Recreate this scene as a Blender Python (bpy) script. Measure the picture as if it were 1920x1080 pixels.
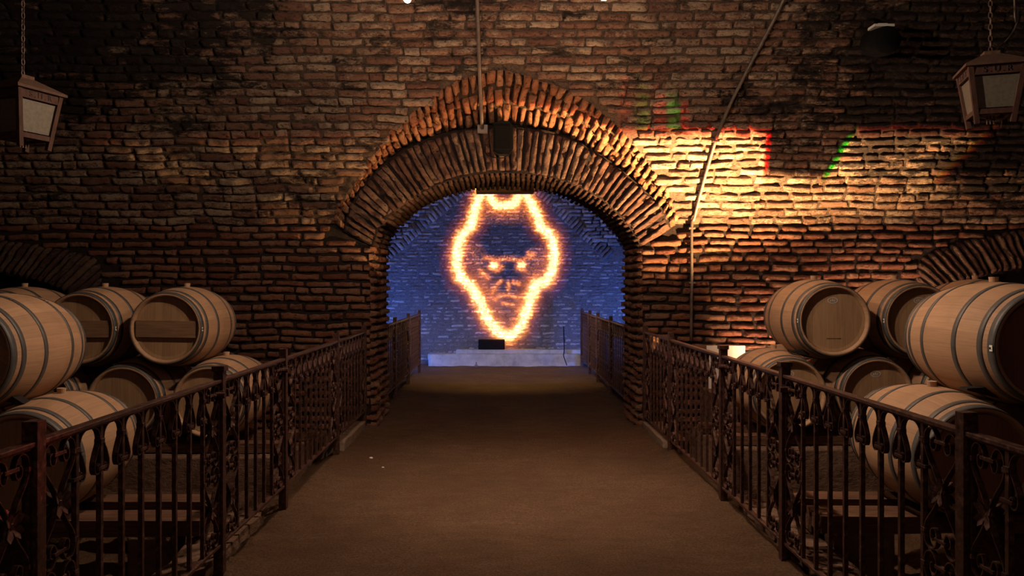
import bpy, bmesh, math, random
import numpy as np
from mathutils import Vector, Matrix, noise

for o in list(bpy.data.objects):
    bpy.data.objects.remove(o)
SC = bpy.context.scene
COL = SC.collection
PI = math.pi
rnd = random.Random(7)

# ------------------------------------------------------------------ camera
F = 1480.0                       # focal length in pixels of a 1920 px wide frame
VX, VY = 937.0, 537.0            # vanishing point of the path
EYE = 1.55
cam_d = bpy.data.cameras.new('camera')
cam = bpy.data.objects.new('camera', cam_d)
COL.objects.link(cam)
cam.location = (0, 0, EYE)
cam.rotation_euler = (PI / 2, 0, 0)
cam_d.sensor_width = 36
cam_d.lens = 36 * F / 1920
cam_d.shift_x = (960 - VX) / 1920
cam_d.shift_y = (VY - 540) / 1920
cam_d.clip_start = 0.05
SC.camera = cam

def P(px, py, Y):
    """the world point at depth Y that the photo shows at pixel px, py"""
    return Vector(((px - VX) * Y / F, Y, EYE + (VY - py) * Y / F))

# ------------------------------------------------------------------ colour management, world
SC.view_settings.view_transform = 'Standard'
SC.view_settings.look = 'None'
SC.view_settings.gamma = 1
SC.view_settings.use_curve_mapping = False
SC.view_settings.exposure = 0.3
W = bpy.data.worlds.new('world')
SC.world = W
W.use_nodes = True
W.node_tree.nodes['Background'].inputs[0].default_value = (0.10, 0.05, 0.04, 1)
W.node_tree.nodes['Background'].inputs[1].default_value = 0.05

# key positions
WY = 8.72                        # front face of the arched wall
BY = 9.72                        # its back face
SPR = 2.23                       # height where the vault springs
FARY = 15.75                     # far wall of the next cellar
VR, VPH = 10.0, math.radians(25) # vault radius and its lean at the springing
VYC, VZC = WY - VR * math.cos(VPH), SPR - VR * math.sin(VPH)

def vault_pt(x, s, off=0.0):
    a = VPH + s / VR
    return Vector((x, VYC + (VR - off) * math.cos(a), VZC + (VR - off) * math.sin(a)))

def vault_hit(px, py):
    """(x, s) where the line of sight of a pixel meets the vault"""
    dx, dz = (px - VX) / F, (VY - py) / F
    A = 1 + dz * dz
    e = EYE - VZC
    B = -2 * VYC + 2 * e * dz
    Cc = VYC ** 2 + e * e - VR * VR
    t = (-B + math.sqrt(B * B - 4 * A * Cc)) / (2 * A)
    z = EYE + dz * t
    ph = math.atan2(z - VZC, t - VYC)
    return dx * t, (ph - VPH) * VR

# ------------------------------------------------------------------ lights
def lamp(name, kind, loc, power, color, target=None, size=0.05, spot=None, blend=0.5):
    d = bpy.data.lights.new(name, kind)
    d.energy = power
    d.color = color
    if kind == 'AREA':
        d.size = size
    else:
        d.shadow_soft_size = size
    if kind == 'SPOT':
        d.spot_size = math.radians(spot)
        d.spot_blend = blend
    o = bpy.data.objects.new(name, d)
    COL.objects.link(o)
    o.location = loc
    if target is not None:
        q = (Vector(target) - Vector(loc)).to_track_quat('-Z', 'Y')
        o.rotation_euler = q.to_euler()
    return o

LAMP_A = Vector((-0.62, 5.30, 3.51))
LAMP_B = Vector((0.70, 5.30, 3.525))
WARM = (1.0, 0.72, 0.52)
lamp('ceiling_spot_light', 'POINT', LAMP_A + Vector((0, -0.02, -0.10)), 88, WARM, size=0.05)
lamp('ceiling_spot_light', 'POINT', LAMP_B + Vector((0, -0.02, -0.10)), 88, WARM, size=0.05)
lamp('ceiling_flood_light', 'SPOT', LAMP_A + Vector((0, -0.02, -0.12)), 52, WARM, target=(-1.9, 5.2, 0.6), size=0.05, spot=112, blend=1.0)
lamp('ceiling_flood_light', 'SPOT', LAMP_B + Vector((0, -0.02, -0.12)), 120, WARM, target=(1.9, 5.2, 0.6), size=0.05, spot=112, blend=1.0)
lamp('path_fill_light', 'SPOT', (0.08, 5.3, 3.42), 240, WARM, target=(0.08, 6.0, 0), size=0.08, spot=62, blend=1.0)  # added spot between the two lamps, without a fixture, to brighten the path
# weak fill added behind the camera; no lamp is known there
lamp('rear_fill_light', 'AREA', (0, -1.5, 4.2), 12, (1.0, 0.60, 0.50), target=(0, 3.5, 0), size=1.6)
# lamp of the next cellar shining down on its floor
lamp('next_room_light', 'SPOT', (0.05, 10.6, 3.3), 300, (1.0, 0.70, 0.22), target=(0.05, 13.7, 0), size=0.1, spot=70, blend=1.0)
# blue wash on the far wall
for sx in (-1, 1):
    lamp('blue_wash_light', 'SPOT', (0.1 + sx * 3.1, 14.1, 0.45), 200, (0.08, 0.22, 1.0), target=(0.1 - sx * 0.4, FARY, 1.9), size=0.15, spot=110, blend=0.6)
UP = Vector((2.66, 7.80, 0.62))       # wall washer behind the right-hand barrels
PROJ = Vector((0.06, 10.00, 3.02))    # projector behind the crown of the arch

def nt_new(nt, t, **kw):
    n = nt.nodes.new(t)
    for k, v in kw.items():
        setattr(n, k, v)
    return n

class G:
    """small helper for building shader maths"""
    def __init__(s, nt):
        s.nt = nt
    def put(s, sock, v):
        if isinstance(v, bpy.types.NodeSocket):
            s.nt.links.new(v, sock)
        else:
            sock.default_value = v
    def m(s, op, a, b=None, c=None, clamp=False):
        n = nt_new(s.nt, 'ShaderNodeMath', operation=op, use_clamp=clamp)
        s.put(n.inputs[0], a)
        if b is not None: s.put(n.inputs[1], b)
        if c is not None: s.put(n.inputs[2], c)
        return n.outputs[0]
    def v(s, op, a, b=None, scale=None):
        n = nt_new(s.nt, 'ShaderNodeVectorMath', operation=op)
        s.put(n.inputs[0], a)
        if b is not None: s.put(n.inputs[1], b)
        if scale is not None: s.put(n.inputs['Scale'], scale)
        return n.outputs['Value'] if op in ('DOT_PRODUCT', 'LENGTH', 'DISTANCE') else n.outputs[0]
    def seg(s, p, a, b):
        a = Vector((a[0], a[1], 0)); b = Vector((b[0], b[1], 0)); ba = b - a
        pa = s.v('SUBTRACT', p, tuple(a))
        if ba.length < 1e-6:
            return s.v('LENGTH', pa)
        k = ba / ba.dot(ba)
        h = s.m('ADD', s.v('DOT_PRODUCT', pa, tuple(k)), 0.0, clamp=True)
        return s.v('LENGTH', s.v('SUBTRACT', pa, s.v('SCALE', tuple(ba), scale=h)))
    def mins(s, l):
        r = None
        for x in l:
            r = x if r is None else s.m('MINIMUM', r, x)
        return r
    def noise(s, vec, scale, detail=2, rough=0.5, dim='3D', out=0):
        n = nt_new(s.nt, 'ShaderNodeTexNoise', noise_dimensions=dim)
        s.put(n.inputs['Vector'], vec)
        n.inputs['Scale'].default_value = scale
        n.inputs['Detail'].default_value = detail
        n.inputs['Roughness'].default_value = rough
        return n.outputs[out]
    def ramp(s, fac, stops, interp='LINEAR'):
        n = nt_new(s.nt, 'ShaderNodeValToRGB')
        n.color_ramp.interpolation = interp
        e = n.color_ramp.elements
        while len(e) < len(stops): e.new(0.5)
        for el, (p, c) in zip(e, stops):
            el.position = p
            el.color = (c[0], c[1], c[2], 1) if not isinstance(c, (int, float)) else (c, c, c, 1)
        s.put(n.inputs[0], fac)
        return n.outputs[0]
    def mix(s, f, a, b, mode='MIX'):
        n = nt_new(s.nt, 'ShaderNodeMix', data_type='RGBA', blend_type=mode)
        s.put(n.inputs[0], f)
        for i, v in ((6, a), (7, b)):
            if isinstance(v, (tuple, list)) and len(v) == 3: v = (*v, 1)
            s.put(n.inputs[i], v)
        return n.outputs[2]
    def maprange(s, v, a, b, c=0, d=1, smooth=False):
        n = nt_new(s.nt, 'ShaderNodeMapRange', interpolation_type='SMOOTHSTEP' if smooth else 'LINEAR')
        s.put(n.inputs[0], v)
        for i, x in enumerate((a, b, c, d)): n.inputs[i + 1].default_value = x
        return n.outputs[0]

def gobo_light(name, loc, target, power, spot):
    """a slide projector: a spot whose colour depends on the direction inside its own beam"""
    o = lamp(name, 'SPOT', loc, power, (1, 1, 1), target=target, size=0.004, spot=spot, blend=0.0)
    d = o.data
    d.use_nodes = True
    nt = d.node_tree
    nt.nodes.clear()
    g = G(nt)
    tc = nt_new(nt, 'ShaderNodeTexCoord')
    sp = nt_new(nt, 'ShaderNodeSeparateXYZ')
    nt.links.new(tc.outputs['Normal'], sp.inputs[0])
    nz = g.m('ABSOLUTE', sp.outputs[2])
    u = g.m('DIVIDE', sp.outputs[0], nz)
    v = g.m('DIVIDE', sp.outputs[1], nz)
    cb = nt_new(nt, 'ShaderNodeCombineXYZ')
    nt.links.new(u, cb.inputs[0]); nt.links.new(v, cb.inputs[1])
    em = nt_new(nt, 'ShaderNodeEmission')
    out = nt_new(nt, 'ShaderNodeOutputLight')
    nt.links.new(em.outputs[0], out.inputs[0])
    M = o.rotation_euler.to_matrix().inverted()
    L = Vector(loc)
    def uv(p):
        q = M @ (Vector(p) - L)
        return (q.x / -q.z, q.y / -q.z)
    return g, cb.outputs[0], u, v, em, uv

def face_projection():
    tgt = (0.06, FARY, 1.75)
    g, p, u, v, em, uv = gobo_light('face_projector_light', PROJ, tgt, 1000, 76)
    def z(zx, zy):                       # photo pixel on the far wall -> slide coordinate, in units of 1/100 m on the wall
        q = uv(P(760 + 0.3612 * zx, 330 + 0.3612 * zy, FARY))
        return (q[0] * 10, q[1] * 10)
    p10 = g.v('SCALE', p, scale=10.0)
    # ragged flame: push the slide coordinate about with noise
    n1 = g.noise(p10, 2.6, 4, 0.65, out=1)
    w = g.v('SCALE', g.v('SUBTRACT', n1, (0.5, 0.5, 0.5)), scale=0.20)
    n2 = g.noise(p10, 12.0, 5, 0.8, out=1)
    w2 = g.v('SCALE', g.v('SUBTRACT', n2, (0.5, 0.5, 0.5)), scale=0.30)
    q = g.v('ADD', g.v('ADD', p10, w), w2)
    q = g.v('MULTIPLY', q, (1, 1, 0))
    loop = [(372, 20), (395, 85), (360, 180), (345, 255), (300, 300), (270, 370), (266, 450), (285, 525),
            (335, 565), (372, 625), (402, 690), (432, 755), (485, 812), (540, 840), (592, 795), (625, 715),
            (652, 630), (680, 560), (738, 540), (765, 480), (776, 400), (758, 315), (705, 262), (680, 195),
            (648, 130), (612, 80), (635, 20)]
    top = [(432, 60), (440, 118), (470, 148), (520, 154), (562, 146), (584, 112), (580, 60)]
    pts = [z(*a) for a in loop]
    d = g.mins(g.seg(q, a, b) for a, b in zip(pts, pts[1:]))
    tp = [z(*a) for a in top]
    d2 = g.m('ADD', g.mins(g.seg(q, a, b) for a, b in zip(tp, tp[1:])), 0.012)
    d = g.m('MINIMUM', d, d2)
    # unit: 10*tan -> the wall is 5.8 m away, 1 px of the zoom = 0.0068
    scl = math.dist(z(0, 400), z(100, 400)) / 100
    dn = g.m('DIVIDE', d, scl * 100)
    streak = g.noise(g.v('MULTIPLY', p10, (1.0, 1.6, 1)), 9.0, 5, 0.75)
    dn = g.m('ADD', dn, g.m('MULTIPLY', g.m('SUBTRACT', streak, 0.5), 0.55))
    fire = g.ramp(dn, [(0.0, (1.0, 0.80, 0.38)), (0.17, (1.0, 0.66, 0.22)), (0.27, (0.62, 0.20, 0.03)),
                       (0.42, (0.20, 0.045, 0.008)), (0.62, (0.05, 0.012, 0.008)), (1.0, (0.009, 0.007, 0.010))])
    g.put(em.inputs[0], fire)
    em.inputs[1].default_value = 17.0

def face_features(part):
    tgt = (0.06, FARY, 1.75)
    g, p, u, v, em, uv = gobo_light('face_projector_light', PROJ, tgt, 1000, 76)
    def z(zx, zy):
        q = uv(P(760 + 0.3612 * zx, 330 + 0.3612 * zy, FARY))
        return (q[0] * 10, q[1] * 10)
    scl = math.dist(z(0, 400), z(100, 400)) / 100
    p10 = g.v('SCALE', p, scale=10.0)
    n2 = g.noise(p10, 14.0, 3, 0.7, out=1)
    w2 = g.v('SCALE', g.v('SUBTRACT', n2, (0.5, 0.5, 0.5)), scale=0.22)
    if part == 'veil':
        q2 = g.v('MULTIPLY', g.v('ADD', p10, g.v('SCALE', w2, scale=0.8)), (1, 1, 0))
        jaw = g.mins(g.seg(q2, z(*a), z(*b)) for a, b in [((350, 400), (400, 540)), ((400, 540), (450, 640)), ((450, 640), (520, 780)), ((690, 430), (650, 560)), ((650, 560), (600, 680)), ((600, 680), (540, 780)),
                                                         ((400, 190), (430, 165)), ((640, 190), (600, 165)), ((430, 190), (600, 190))])
        spk = g.maprange(g.noise(p10, 16.0, 4, 0.8), 0.40, 0.68, 0, 1)
        jn = g.m('MULTIPLY', g.ramp(g.m('DIVIDE', jaw, scl * 100), [(0.0, 1.0), (0.75, 0.0)]), spk)
        g.put(em.inputs[0], g.mix(jn, (0, 0, 0), (0.20, 0.055, 0.010)))
        em.inputs[1].default_value = 30.0
        return
    # eyes
    eyes = g.mins([g.seg(g.v('ADD', p10, w2), z(455, 463), z(468, 463)), g.seg(g.v('ADD', p10, w2), z(598, 462), z(611, 461))])
    ey = g.ramp(g.m('DIVIDE', eyes, scl * 100), [(0.0, (1, 0.75, 0.3)), (0.10, (1.0, 0.6, 0.18)), (0.18, (0.3, 0.07, 0.01)), (0.32, (0, 0, 0))])
    # brows, eyelids, nose, lips and the wrinkles of the cheeks
    q2 = g.v('MULTIPLY', g.v('ADD', p10, g.v('SCALE', w2, scale=0.8)), (1, 1, 0))
    lines = [((415, 425), (480, 437)), ((480, 437), (530, 430)), ((545, 432), (590, 438)), ((590, 438), (655, 420)),
             ((440, 480), (480, 492)), ((480, 492), (500, 470)), ((580, 480), (615, 490)),
             ((478, 562), (495, 548)), ((535, 555), (537, 592)), ((560, 552), (590, 560)), ((470, 575), (450, 610)),
             ((462, 645), (490, 620)), ((490, 625), (535, 618)), ((535, 618), (590, 630)), ((505, 662), (560, 668)),
             ((395, 500), (430, 530)), ((640, 400), (665, 412))]
    dl = g.mins(g.seg(q2, z(*a), z(*b)) for a, b in lines)
    fine = g.noise(p10, 22.0, 3, 0.8)
    dl = g.m('ADD', g.m('DIVIDE', dl, scl * 100), g.m('MULTIPLY', g.m('SUBTRACT', fine, 0.5), 0.5))
    ln = g.ramp(dl, [(0.0, (0.60, 0.17, 0.03)), (0.05, (0.36, 0.085, 0.015)), (0.14, (0.06, 0.014, 0.004)), (0.25, (0, 0, 0))])
    g.put(em.inputs[0], g.mix(1.0, ey, ln, 'ADD'))
    em.inputs[1].default_value = 17.0
face_projection()
face_features('eyes')
face_features('veil')

def wall_washer():
    """LED washer standing behind the barrels; its shutters leave a hard top edge with coloured fringes"""
    hx, hs = vault_hit(1420, 380)
    tgt = vault_pt(hx, hs)
    g, p, u, v, em, uv = gobo_light('wall_washer_light', UP, tgt, 230, 150)
    def V(px, py):
        x, s = vault_hit(px, py)
        return uv(vault_pt(x, s))
    n = g.noise(p, 5.0, 3, 0.6)
    wob = g.m('MULTIPLY', g.m('SUBTRACT', n, 0.5), 0.05)
    def above(a, b, soft=0.012, off=0.0):
        """1 on the upper side of the straight edge through the photo points a, b"""
        A, B = Vector(V(*a)), Vector(V(*b))
        C = Vector(V((a[0] + b[0]) / 2, (a[1] + b[1]) / 2 - 60))
        t = (B - A).normalized(); nn = Vector((-t.y, t.x))
        if (C - A).dot(nn) < 0: nn = -nn
        dd = g.m('ADD', g.v('DOT_PRODUCT', p, (nn.x, nn.y, 0)), -A.dot(nn) + off)
        return g.maprange(dd, -soft, soft, smooth=True)
    def right(a, b, soft=0.010, off=0.0):
        A, B = Vector(V(*a)), Vector(V(*b))
        C = Vector(V((a[0] + b[0]) / 2 + 60, (a[1] + b[1]) / 2))
        t = (B - A).normalized(); nn = Vector((-t.y, t.x))
        if (C - A).dot(nn) < 0: nn = -nn
        dd = g.m('ADD', g.v('DOT_PRODUCT', p, (nn.x, nn.y, 0)), -A.dot(nn) + off)
        return g.maprange(dd, -soft, soft, smooth=True)
    chans = []
    for k, off in enumerate((-0.016, 0.0, 0.016)):      # the three emitters sit side by side
        top = above((1200, 252), (1850, 246), 0.02, -0.008 if k == 0 else 0.0)
        wide = above((1150, 195), (1350, 240), 0.05)
        # U-shaped shadow drawn into the beam; no object casts it
        l = right((1436, 250), (1430, 325), 0.011, -0.018 if k == 0 else 0.0)
        r = right((1602, 250), (1556, 325), 0.011, 0.020 if k == 1 else 0.0)
        b = above((1440, 328), (1560, 334), 0.025)
        box = g.m('MULTIPLY', g.m('MULTIPLY', l, g.m('SUBTRACT', 1.0, r)), b)
        r2 = right((1850, 250), (1760, 335), 0.02, off)
        b2 = above((1760, 340), (1920, 318), 0.02)
        box2 = g.m('MULTIPLY', r2, b2)
        lit = g.m('MULTIPLY', g.m('MULTIPLY', g.m('SUBTRACT', 1.0, top), g.m('SUBTRACT', 1.0, box)), g.m('SUBTRACT', 1.0, box2))
        if k < 2:      # stray coloured slivers above the left end of the edge
            band = None
            for xa, xb in (((1162, 1180), (1225, 1246), (1276, 1290)) if k == 0 else ((1192, 1214), (1250, 1274))):
                bb = g.m('MULTIPLY', right((xa, 130), (xa, 240), 0.008), g.m('SUBTRACT', 1.0, right((xb, 130), (xb, 240), 0.008)))
                band = bb if band is None else g.m('ADD', band, bb)
            band = g.m('MULTIPLY', band, g.m('MULTIPLY', top, g.m('SUBTRACT', 1.0, above((1140, 130), (1290, 190), 0.03))))
            lit = g.m('ADD', lit, g.m('MULTIPLY', band, 0.05 if k == 0 else 0.06))
        chans.append(lit)
    # flicker of brick-sized unevenness in the lens, and less light to the far left, far right and below
    LU = V(1180, 380)[0]; LR = V(1340, 380)[0]; LE = V(1920, 380)[0]
    fl = g.maprange(u, min(LU, LR) - 0.5, LR, 0.12, 1.0, True)
    fr = g.maprange(u, LR, LE, 1.0, 0.28, True)
    side = g.m('MULTIPLY', fl, fr)
    vl = V(1350, 415)[1]
    vb = uv((2.6, WY, 1.80))[1]
    low = g.maprange(v, vb, vl, 0.0, 1.0, True)
    side = g.m('MULTIPLY', side, low)
    side = g.m('MULTIPLY', side, g.maprange(v, vl, V(1350, 250)[1], 0.42, 1.75))
    cmb = nt_new(g.nt, 'ShaderNodeCombineColor')
    for i, (c, amt) in enumerate(zip(chans, (1.0, 0.57, 0.235))):
        g.put(cmb.inputs[i], g.m('MULTIPLY', g.m('MULTIPLY', c, side), amt))
    g.put(em.inputs[0], cmb.outputs[0])
    em.inputs[1].default_value = 19.0
wall_washer()
# the warm spot on the ring of bricks above the arch
lamp('arch_spot_light', 'SPOT', (2.30, 8.22, 0.60), 360, (1.0, 0.50, 0.23), target=(0.45, 8.10, 3.5), size=0.03, spot=46, blend=0.8)
lamp('arch_spot_light', 'SPOT', (-2.20, 8.22, 0.60), 170, (1.0, 0.52, 0.26), target=(-0.35, 8.10, 3.5), size=0.03, spot=46, blend=0.8)
lamp('wall_fill_light', 'SPOT', (2.82, 8.22, 0.50), 100, (1.0, 0.57, 0.32), target=(3.25, 8.62, 2.2), size=0.03, spot=150, blend=0.9)  # added low lamp for the orange glow that the washer leaves out
lamp('wall_fill_light', 'SPOT', (4.10, 8.15, 1.00), 55, (1.0, 0.57, 0.34), target=(4.5, 8.65, 2.2), size=0.03, spot=150, blend=0.9)  # added unseen lamp behind the barrels to brighten the right side arch
lamp('red_post_light', 'SPOT', vault_pt(*vault_hit(1630, 66), 0.48), 260, (1.0, 0.03, 0.02), target=(-1.45, 2.50, 1.02), size=0.01, spot=3.0, blend=0.8)  # narrow red beam added to redden the near left railing post

# ------------------------------------------------------------------ materials
MATS = {}
def mat(name, rough=0.8, metal=0.0, spec=0.3):
    m = bpy.data.materials.new(name)
    m.use_nodes = True
    nt = m.node_tree
    b = nt.nodes['Principled BSDF']
    b.inputs['Roughness'].default_value = rough
    b.inputs['Metallic'].default_value = metal
    b.inputs['Specular IOR Level'].default_value = spec
    g = G(nt)
    tc = nt_new(nt, 'ShaderNodeTexCoord')
    MATS[name] = m
    return m, g, b, tc

def bump(g, b, h, dist=0.01, strength=1.0, prev=None):
    n = nt_new(g.nt, 'ShaderNodeBump')
    n.inputs['Distance'].default_value = dist
    n.inputs['Strength'].default_value = strength
    g.put(n.inputs['Height'], h)
    if prev is not None: g.put(n.inputs['Normal'], prev)
    g.nt.links.new(n.outputs[0], b.inputs['Normal'])
    return n.outputs[0]

def brick_mat(name, base_a, base_b, pale, soot=None, pale_amt=0.5, mortar=(0.16, 0.12, 0.09)):
    m, g, b, tc = mat(name, 0.88, 0, 0.25)
    oc = tc.outputs['Object']
    at = nt_new(g.nt, 'ShaderNodeAttribute', attribute_name='tint')
    sep = nt_new(g.nt, 'ShaderNodeSeparateColor')
    g.put(sep.inputs[0], at.outputs['Color'])
    base = g.mix(sep.outputs[0], base_a, base_b)
    st = g.v('MULTIPLY', oc, (1.0, 1.0, 1.6))
    big = g.noise(st, 7.0, 6, 0.72)
    fine = g.noise(st, 55.0, 4, 0.75)
    lime = g.maprange(g.m('ADD', g.m('MULTIPLY', big, 0.6), g.m('ADD', g.m('MULTIPLY', fine, 0.4), g.m('MULTIPLY', g.m('SUBTRACT', sep.outputs[1], 0.5), 0.22))), 0.47, 0.62)
    c = g.mix(g.m('MULTIPLY', lime, pale_amt), base, pale)
    # burnt specks and pits
    pit = g.maprange(g.noise(st, 24.0, 6, 0.85), 0.55, 0.63)
    c = g.mix(g.m('MULTIPLY', pit, 0.85), c, (0.035, 0.018, 0.014))
    # the mortar bed (blue channel of the tint marks it)
    mo = g.mix(g.maprange(fine, 0.3, 0.7), tuple(x * 0.35 for x in mortar), mortar)
    c = g.mix(sep.outputs[2], c, mo)
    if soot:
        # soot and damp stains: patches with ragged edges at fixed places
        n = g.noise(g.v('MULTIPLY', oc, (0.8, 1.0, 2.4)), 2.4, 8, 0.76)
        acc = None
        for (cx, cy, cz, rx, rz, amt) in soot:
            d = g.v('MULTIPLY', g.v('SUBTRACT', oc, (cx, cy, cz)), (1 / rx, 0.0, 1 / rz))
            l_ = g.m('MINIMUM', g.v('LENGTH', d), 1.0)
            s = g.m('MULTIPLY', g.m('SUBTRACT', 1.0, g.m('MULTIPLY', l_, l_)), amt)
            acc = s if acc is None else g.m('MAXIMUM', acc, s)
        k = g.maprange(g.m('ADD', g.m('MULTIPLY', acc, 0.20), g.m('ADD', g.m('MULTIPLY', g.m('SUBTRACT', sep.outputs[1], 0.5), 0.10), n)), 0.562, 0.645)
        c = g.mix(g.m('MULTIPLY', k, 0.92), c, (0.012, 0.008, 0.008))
    g.put(b.inputs['Base Color'], c)
    h = g.m('ADD', g.m('MULTIPLY', g.noise(st, 26.0, 6, 0.75), 1.0), g.m('MULTIPLY', fine, 0.35))
    h = g.m('ADD', h, g.m('MULTIPLY', g.noise(st, 110.0, 3, 0.8), 0.22))
    h = g.m('SUBTRACT', h, g.m('MULTIPLY', pit, 0.5))
    bump(g, b, h, 0.035, 1.0)
    return m

def vp(px, py):
    x, s = vault_hit(px, py)
    return vault_pt(x, s)
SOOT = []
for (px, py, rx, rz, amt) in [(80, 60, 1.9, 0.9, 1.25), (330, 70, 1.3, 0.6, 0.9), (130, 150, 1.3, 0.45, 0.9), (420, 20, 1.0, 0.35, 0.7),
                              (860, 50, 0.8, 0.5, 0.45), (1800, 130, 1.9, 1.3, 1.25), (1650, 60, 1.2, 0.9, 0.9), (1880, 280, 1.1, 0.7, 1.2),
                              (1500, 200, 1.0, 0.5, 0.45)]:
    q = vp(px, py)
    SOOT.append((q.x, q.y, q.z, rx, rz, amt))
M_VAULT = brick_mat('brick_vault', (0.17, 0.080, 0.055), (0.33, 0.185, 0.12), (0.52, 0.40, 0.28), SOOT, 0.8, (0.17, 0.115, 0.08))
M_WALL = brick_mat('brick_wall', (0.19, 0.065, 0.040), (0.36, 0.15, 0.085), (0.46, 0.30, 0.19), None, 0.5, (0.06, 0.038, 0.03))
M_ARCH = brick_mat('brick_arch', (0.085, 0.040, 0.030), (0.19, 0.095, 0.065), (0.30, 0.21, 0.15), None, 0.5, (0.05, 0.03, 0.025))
M_SOFFIT = brick_mat('brick_soffit', (0.05, 0.022, 0.016), (0.12, 0.055, 0.036), (0.16, 0.10, 0.07), None, 0.4, (0.03, 0.018, 0.014))  # sooty bricks, darkened also to stand in for shade the arch spots remove
M_RING = brick_mat('brick_ring', (0.30, 0.11, 0.05), (0.45, 0.20, 0.10), (0.50, 0.32, 0.18), None, 0.4, (0.10, 0.06, 0.04))
M_FAR = brick_mat('brick_far', (0.24, 0.23, 0.24), (0.32, 0.30, 0.31), (0.75, 0.73, 0.73), None, 0.95, (0.34, 0.32, 0.33))

m, g, b, tc = mat('earth', 0.95, 0, 0.15)
oc = tc.outputs['Object']
n1 = g.noise(oc, 0.9, 6, 0.7); n2 = g.noise(oc, 70.0, 5, 0.75); n3 = g.noise(g.v('MULTIPLY', oc, (0.6, 1.6, 1)), 6.0, 6, 0.7)
c = g.ramp(g.m('ADD', g.m('MULTIPLY', n1, 0.6), g.m('MULTIPLY', n3, 0.4)), [(0.30, (0.13, 0.070, 0.038)), (0.52, (0.22, 0.125, 0.068)), (0.72, (0.30, 0.185, 0.11))])
c = g.mix(g.maprange(n2, 0.38, 0.62, 0.0, 0.7), c, (0.07, 0.04, 0.025))
g.put(b.inputs['Base Color'], c)
bump(g, b, g.m('ADD', g.m('MULTIPLY', n2, 0.6), g.m('MULTIPLY', g.noise(oc, 16.0, 7, 0.8), 1.2)), 0.035, 1.0)
M_EARTH = m

def simple(name, col, rough=0.7, metal=0.0, spec=0.3, var=0.35, scale=30.0, bd=0.002, stretch=(1, 1, 1), dark=0.4):
    m, g, b, tc = mat(name, rough, metal, spec)
    v = g.v('MULTIPLY', tc.outputs['Object'], stretch)
    n = g.noise(v, scale, 5, 0.7)
    c = g.mix(g.maprange(n, 0.35, 0.7, 0, var), col, tuple(x * dark for x in col))
    g.put(b.inputs['Base Color'], c)
    bump(g, b, n, bd, 0.6)
    return m

m, g, b, tc = mat('iron', 0.42, 0.75, 0.5)
n = g.noise(tc.outputs['Object'], 38.0, 6, 0.75)
g.put(b.inputs['Base Color'], g.ramp(n, [(0.35, (0.045, 0.021, 0.017)), (0.55, (0.10, 0.046, 0.034)), (0.7, (0.22, 0.11, 0.075))]))
g.put(b.inputs['Roughness'], g.maprange(n, 0.3, 0.7, 0.33, 0.62))
g.put(b.inputs['Metallic'], g.maprange(n, 0.4, 0.7, 0.65, 0.3))
bump(g, b, n, 0.0015, 0.7)
M_IRON = m

def stave_mat(name, c1, c2, count=28, head=False):
    m, g, b, tc = mat(name, 0.62, 0, 0.28)
    uvn = nt_new(g.nt, 'ShaderNodeUVMap', uv_map='UVMap')
    sp = nt_new(g.nt, 'ShaderNodeSeparateXYZ'); g.put(sp.inputs[0], uvn.outputs[0])
    u = g.m('MULTIPLY', sp.outputs[0], float(count))
    idx = g.m('FLOOR', u); fr = g.m('FRACT', u)
    oi = nt_new(g.nt, 'ShaderNodeObjectInfo')
    wn = nt_new(g.nt, 'ShaderNodeTexWhiteNoise', noise_dimensions='2D')
    cb = nt_new(g.nt, 'ShaderNodeCombineXYZ')
    g.put(cb.inputs[0], idx); g.put(cb.inputs[1], oi.outputs['Random']); g.put(wn.inputs['Vector'], cb.outputs[0])
    gv = nt_new(g.nt, 'ShaderNodeCombineXYZ')
    g.put(gv.inputs[0], g.m('MULTIPLY', sp.outputs[0], count * 3.0)); g.put(gv.inputs[1], g.m('MULTIPLY', sp.outputs[1], 1.6)); g.put(gv.inputs[2], g.m('MULTIPLY', wn.outputs[0], 30.0))
    grain = g.noise(gv.outputs[0], 2.2, 6, 0.65)
    c = g.mix(wn.outputs[0], c1, c2)
    c = g.mix(g.maprange(grain, 0.4, 0.72, 0, 0.45), c, tuple(x * 0.55 for x in c1))
    blot = g.noise(tc.outputs['Object'], 5.0, 5, 0.6)
    c = g.mix(g.maprange(blot, 0.5, 0.75, 0, 0.35), c, tuple(x * 0.5 for x in c1))
    gap = g.m('MINIMUM', fr, g.m('SUBTRACT', 1.0, fr))
    line = g.maprange(gap, 0.0, 0.035, 1, 0)
    c = g.mix(g.m('MULTIPLY', line, 0.22), c, (0.05, 0.025, 0.015))
    g.put(b.inputs['Base Color'], c)
    bump(g, b, g.m('SUBTRACT', g.m('MULTIPLY', grain, 0.6), g.m('MULTIPLY', line, 0.5)), 0.0012, 0.7)
    return m
M_STAVE = stave_mat('oak_staves', (0.38, 0.225, 0.13), (0.47, 0.285, 0.165))
M_HEAD = stave_mat('oak_head', (0.33, 0.20, 0.105), (0.41, 0.25, 0.135), count=9, head=True)
M_HEADD = stave_mat('oak_head_reddish', (0.20, 0.085, 0.045), (0.25, 0.11, 0.06), count=9, head=True)
M_HOOP = simple('galvanised_hoop', (0.115, 0.11, 0.105), 0.55, 0.35, 0.4, 0.5, 20, 0.0008)
M_BUNG = simple('bung_wood', (0.50, 0.32, 0.20), 0.8)
M_PAPER = simple('paper', (0.75, 0.72, 0.66), 0.8, var=0.1)
M_INK = simple('ink', (0.06, 0.05, 0.05), 0.8, var=0.1)
M_STAMP = simple('pale_stamp', (0.55, 0.50, 0.45), 0.8, var=0.6, scale=120)
M_TIMBER = simple('timber', (0.17, 0.085, 0.05), 0.85, 0, 0.2, 0.9, 9, 0.02, (0.25, 3.0, 5.0), 0.25)
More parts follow.
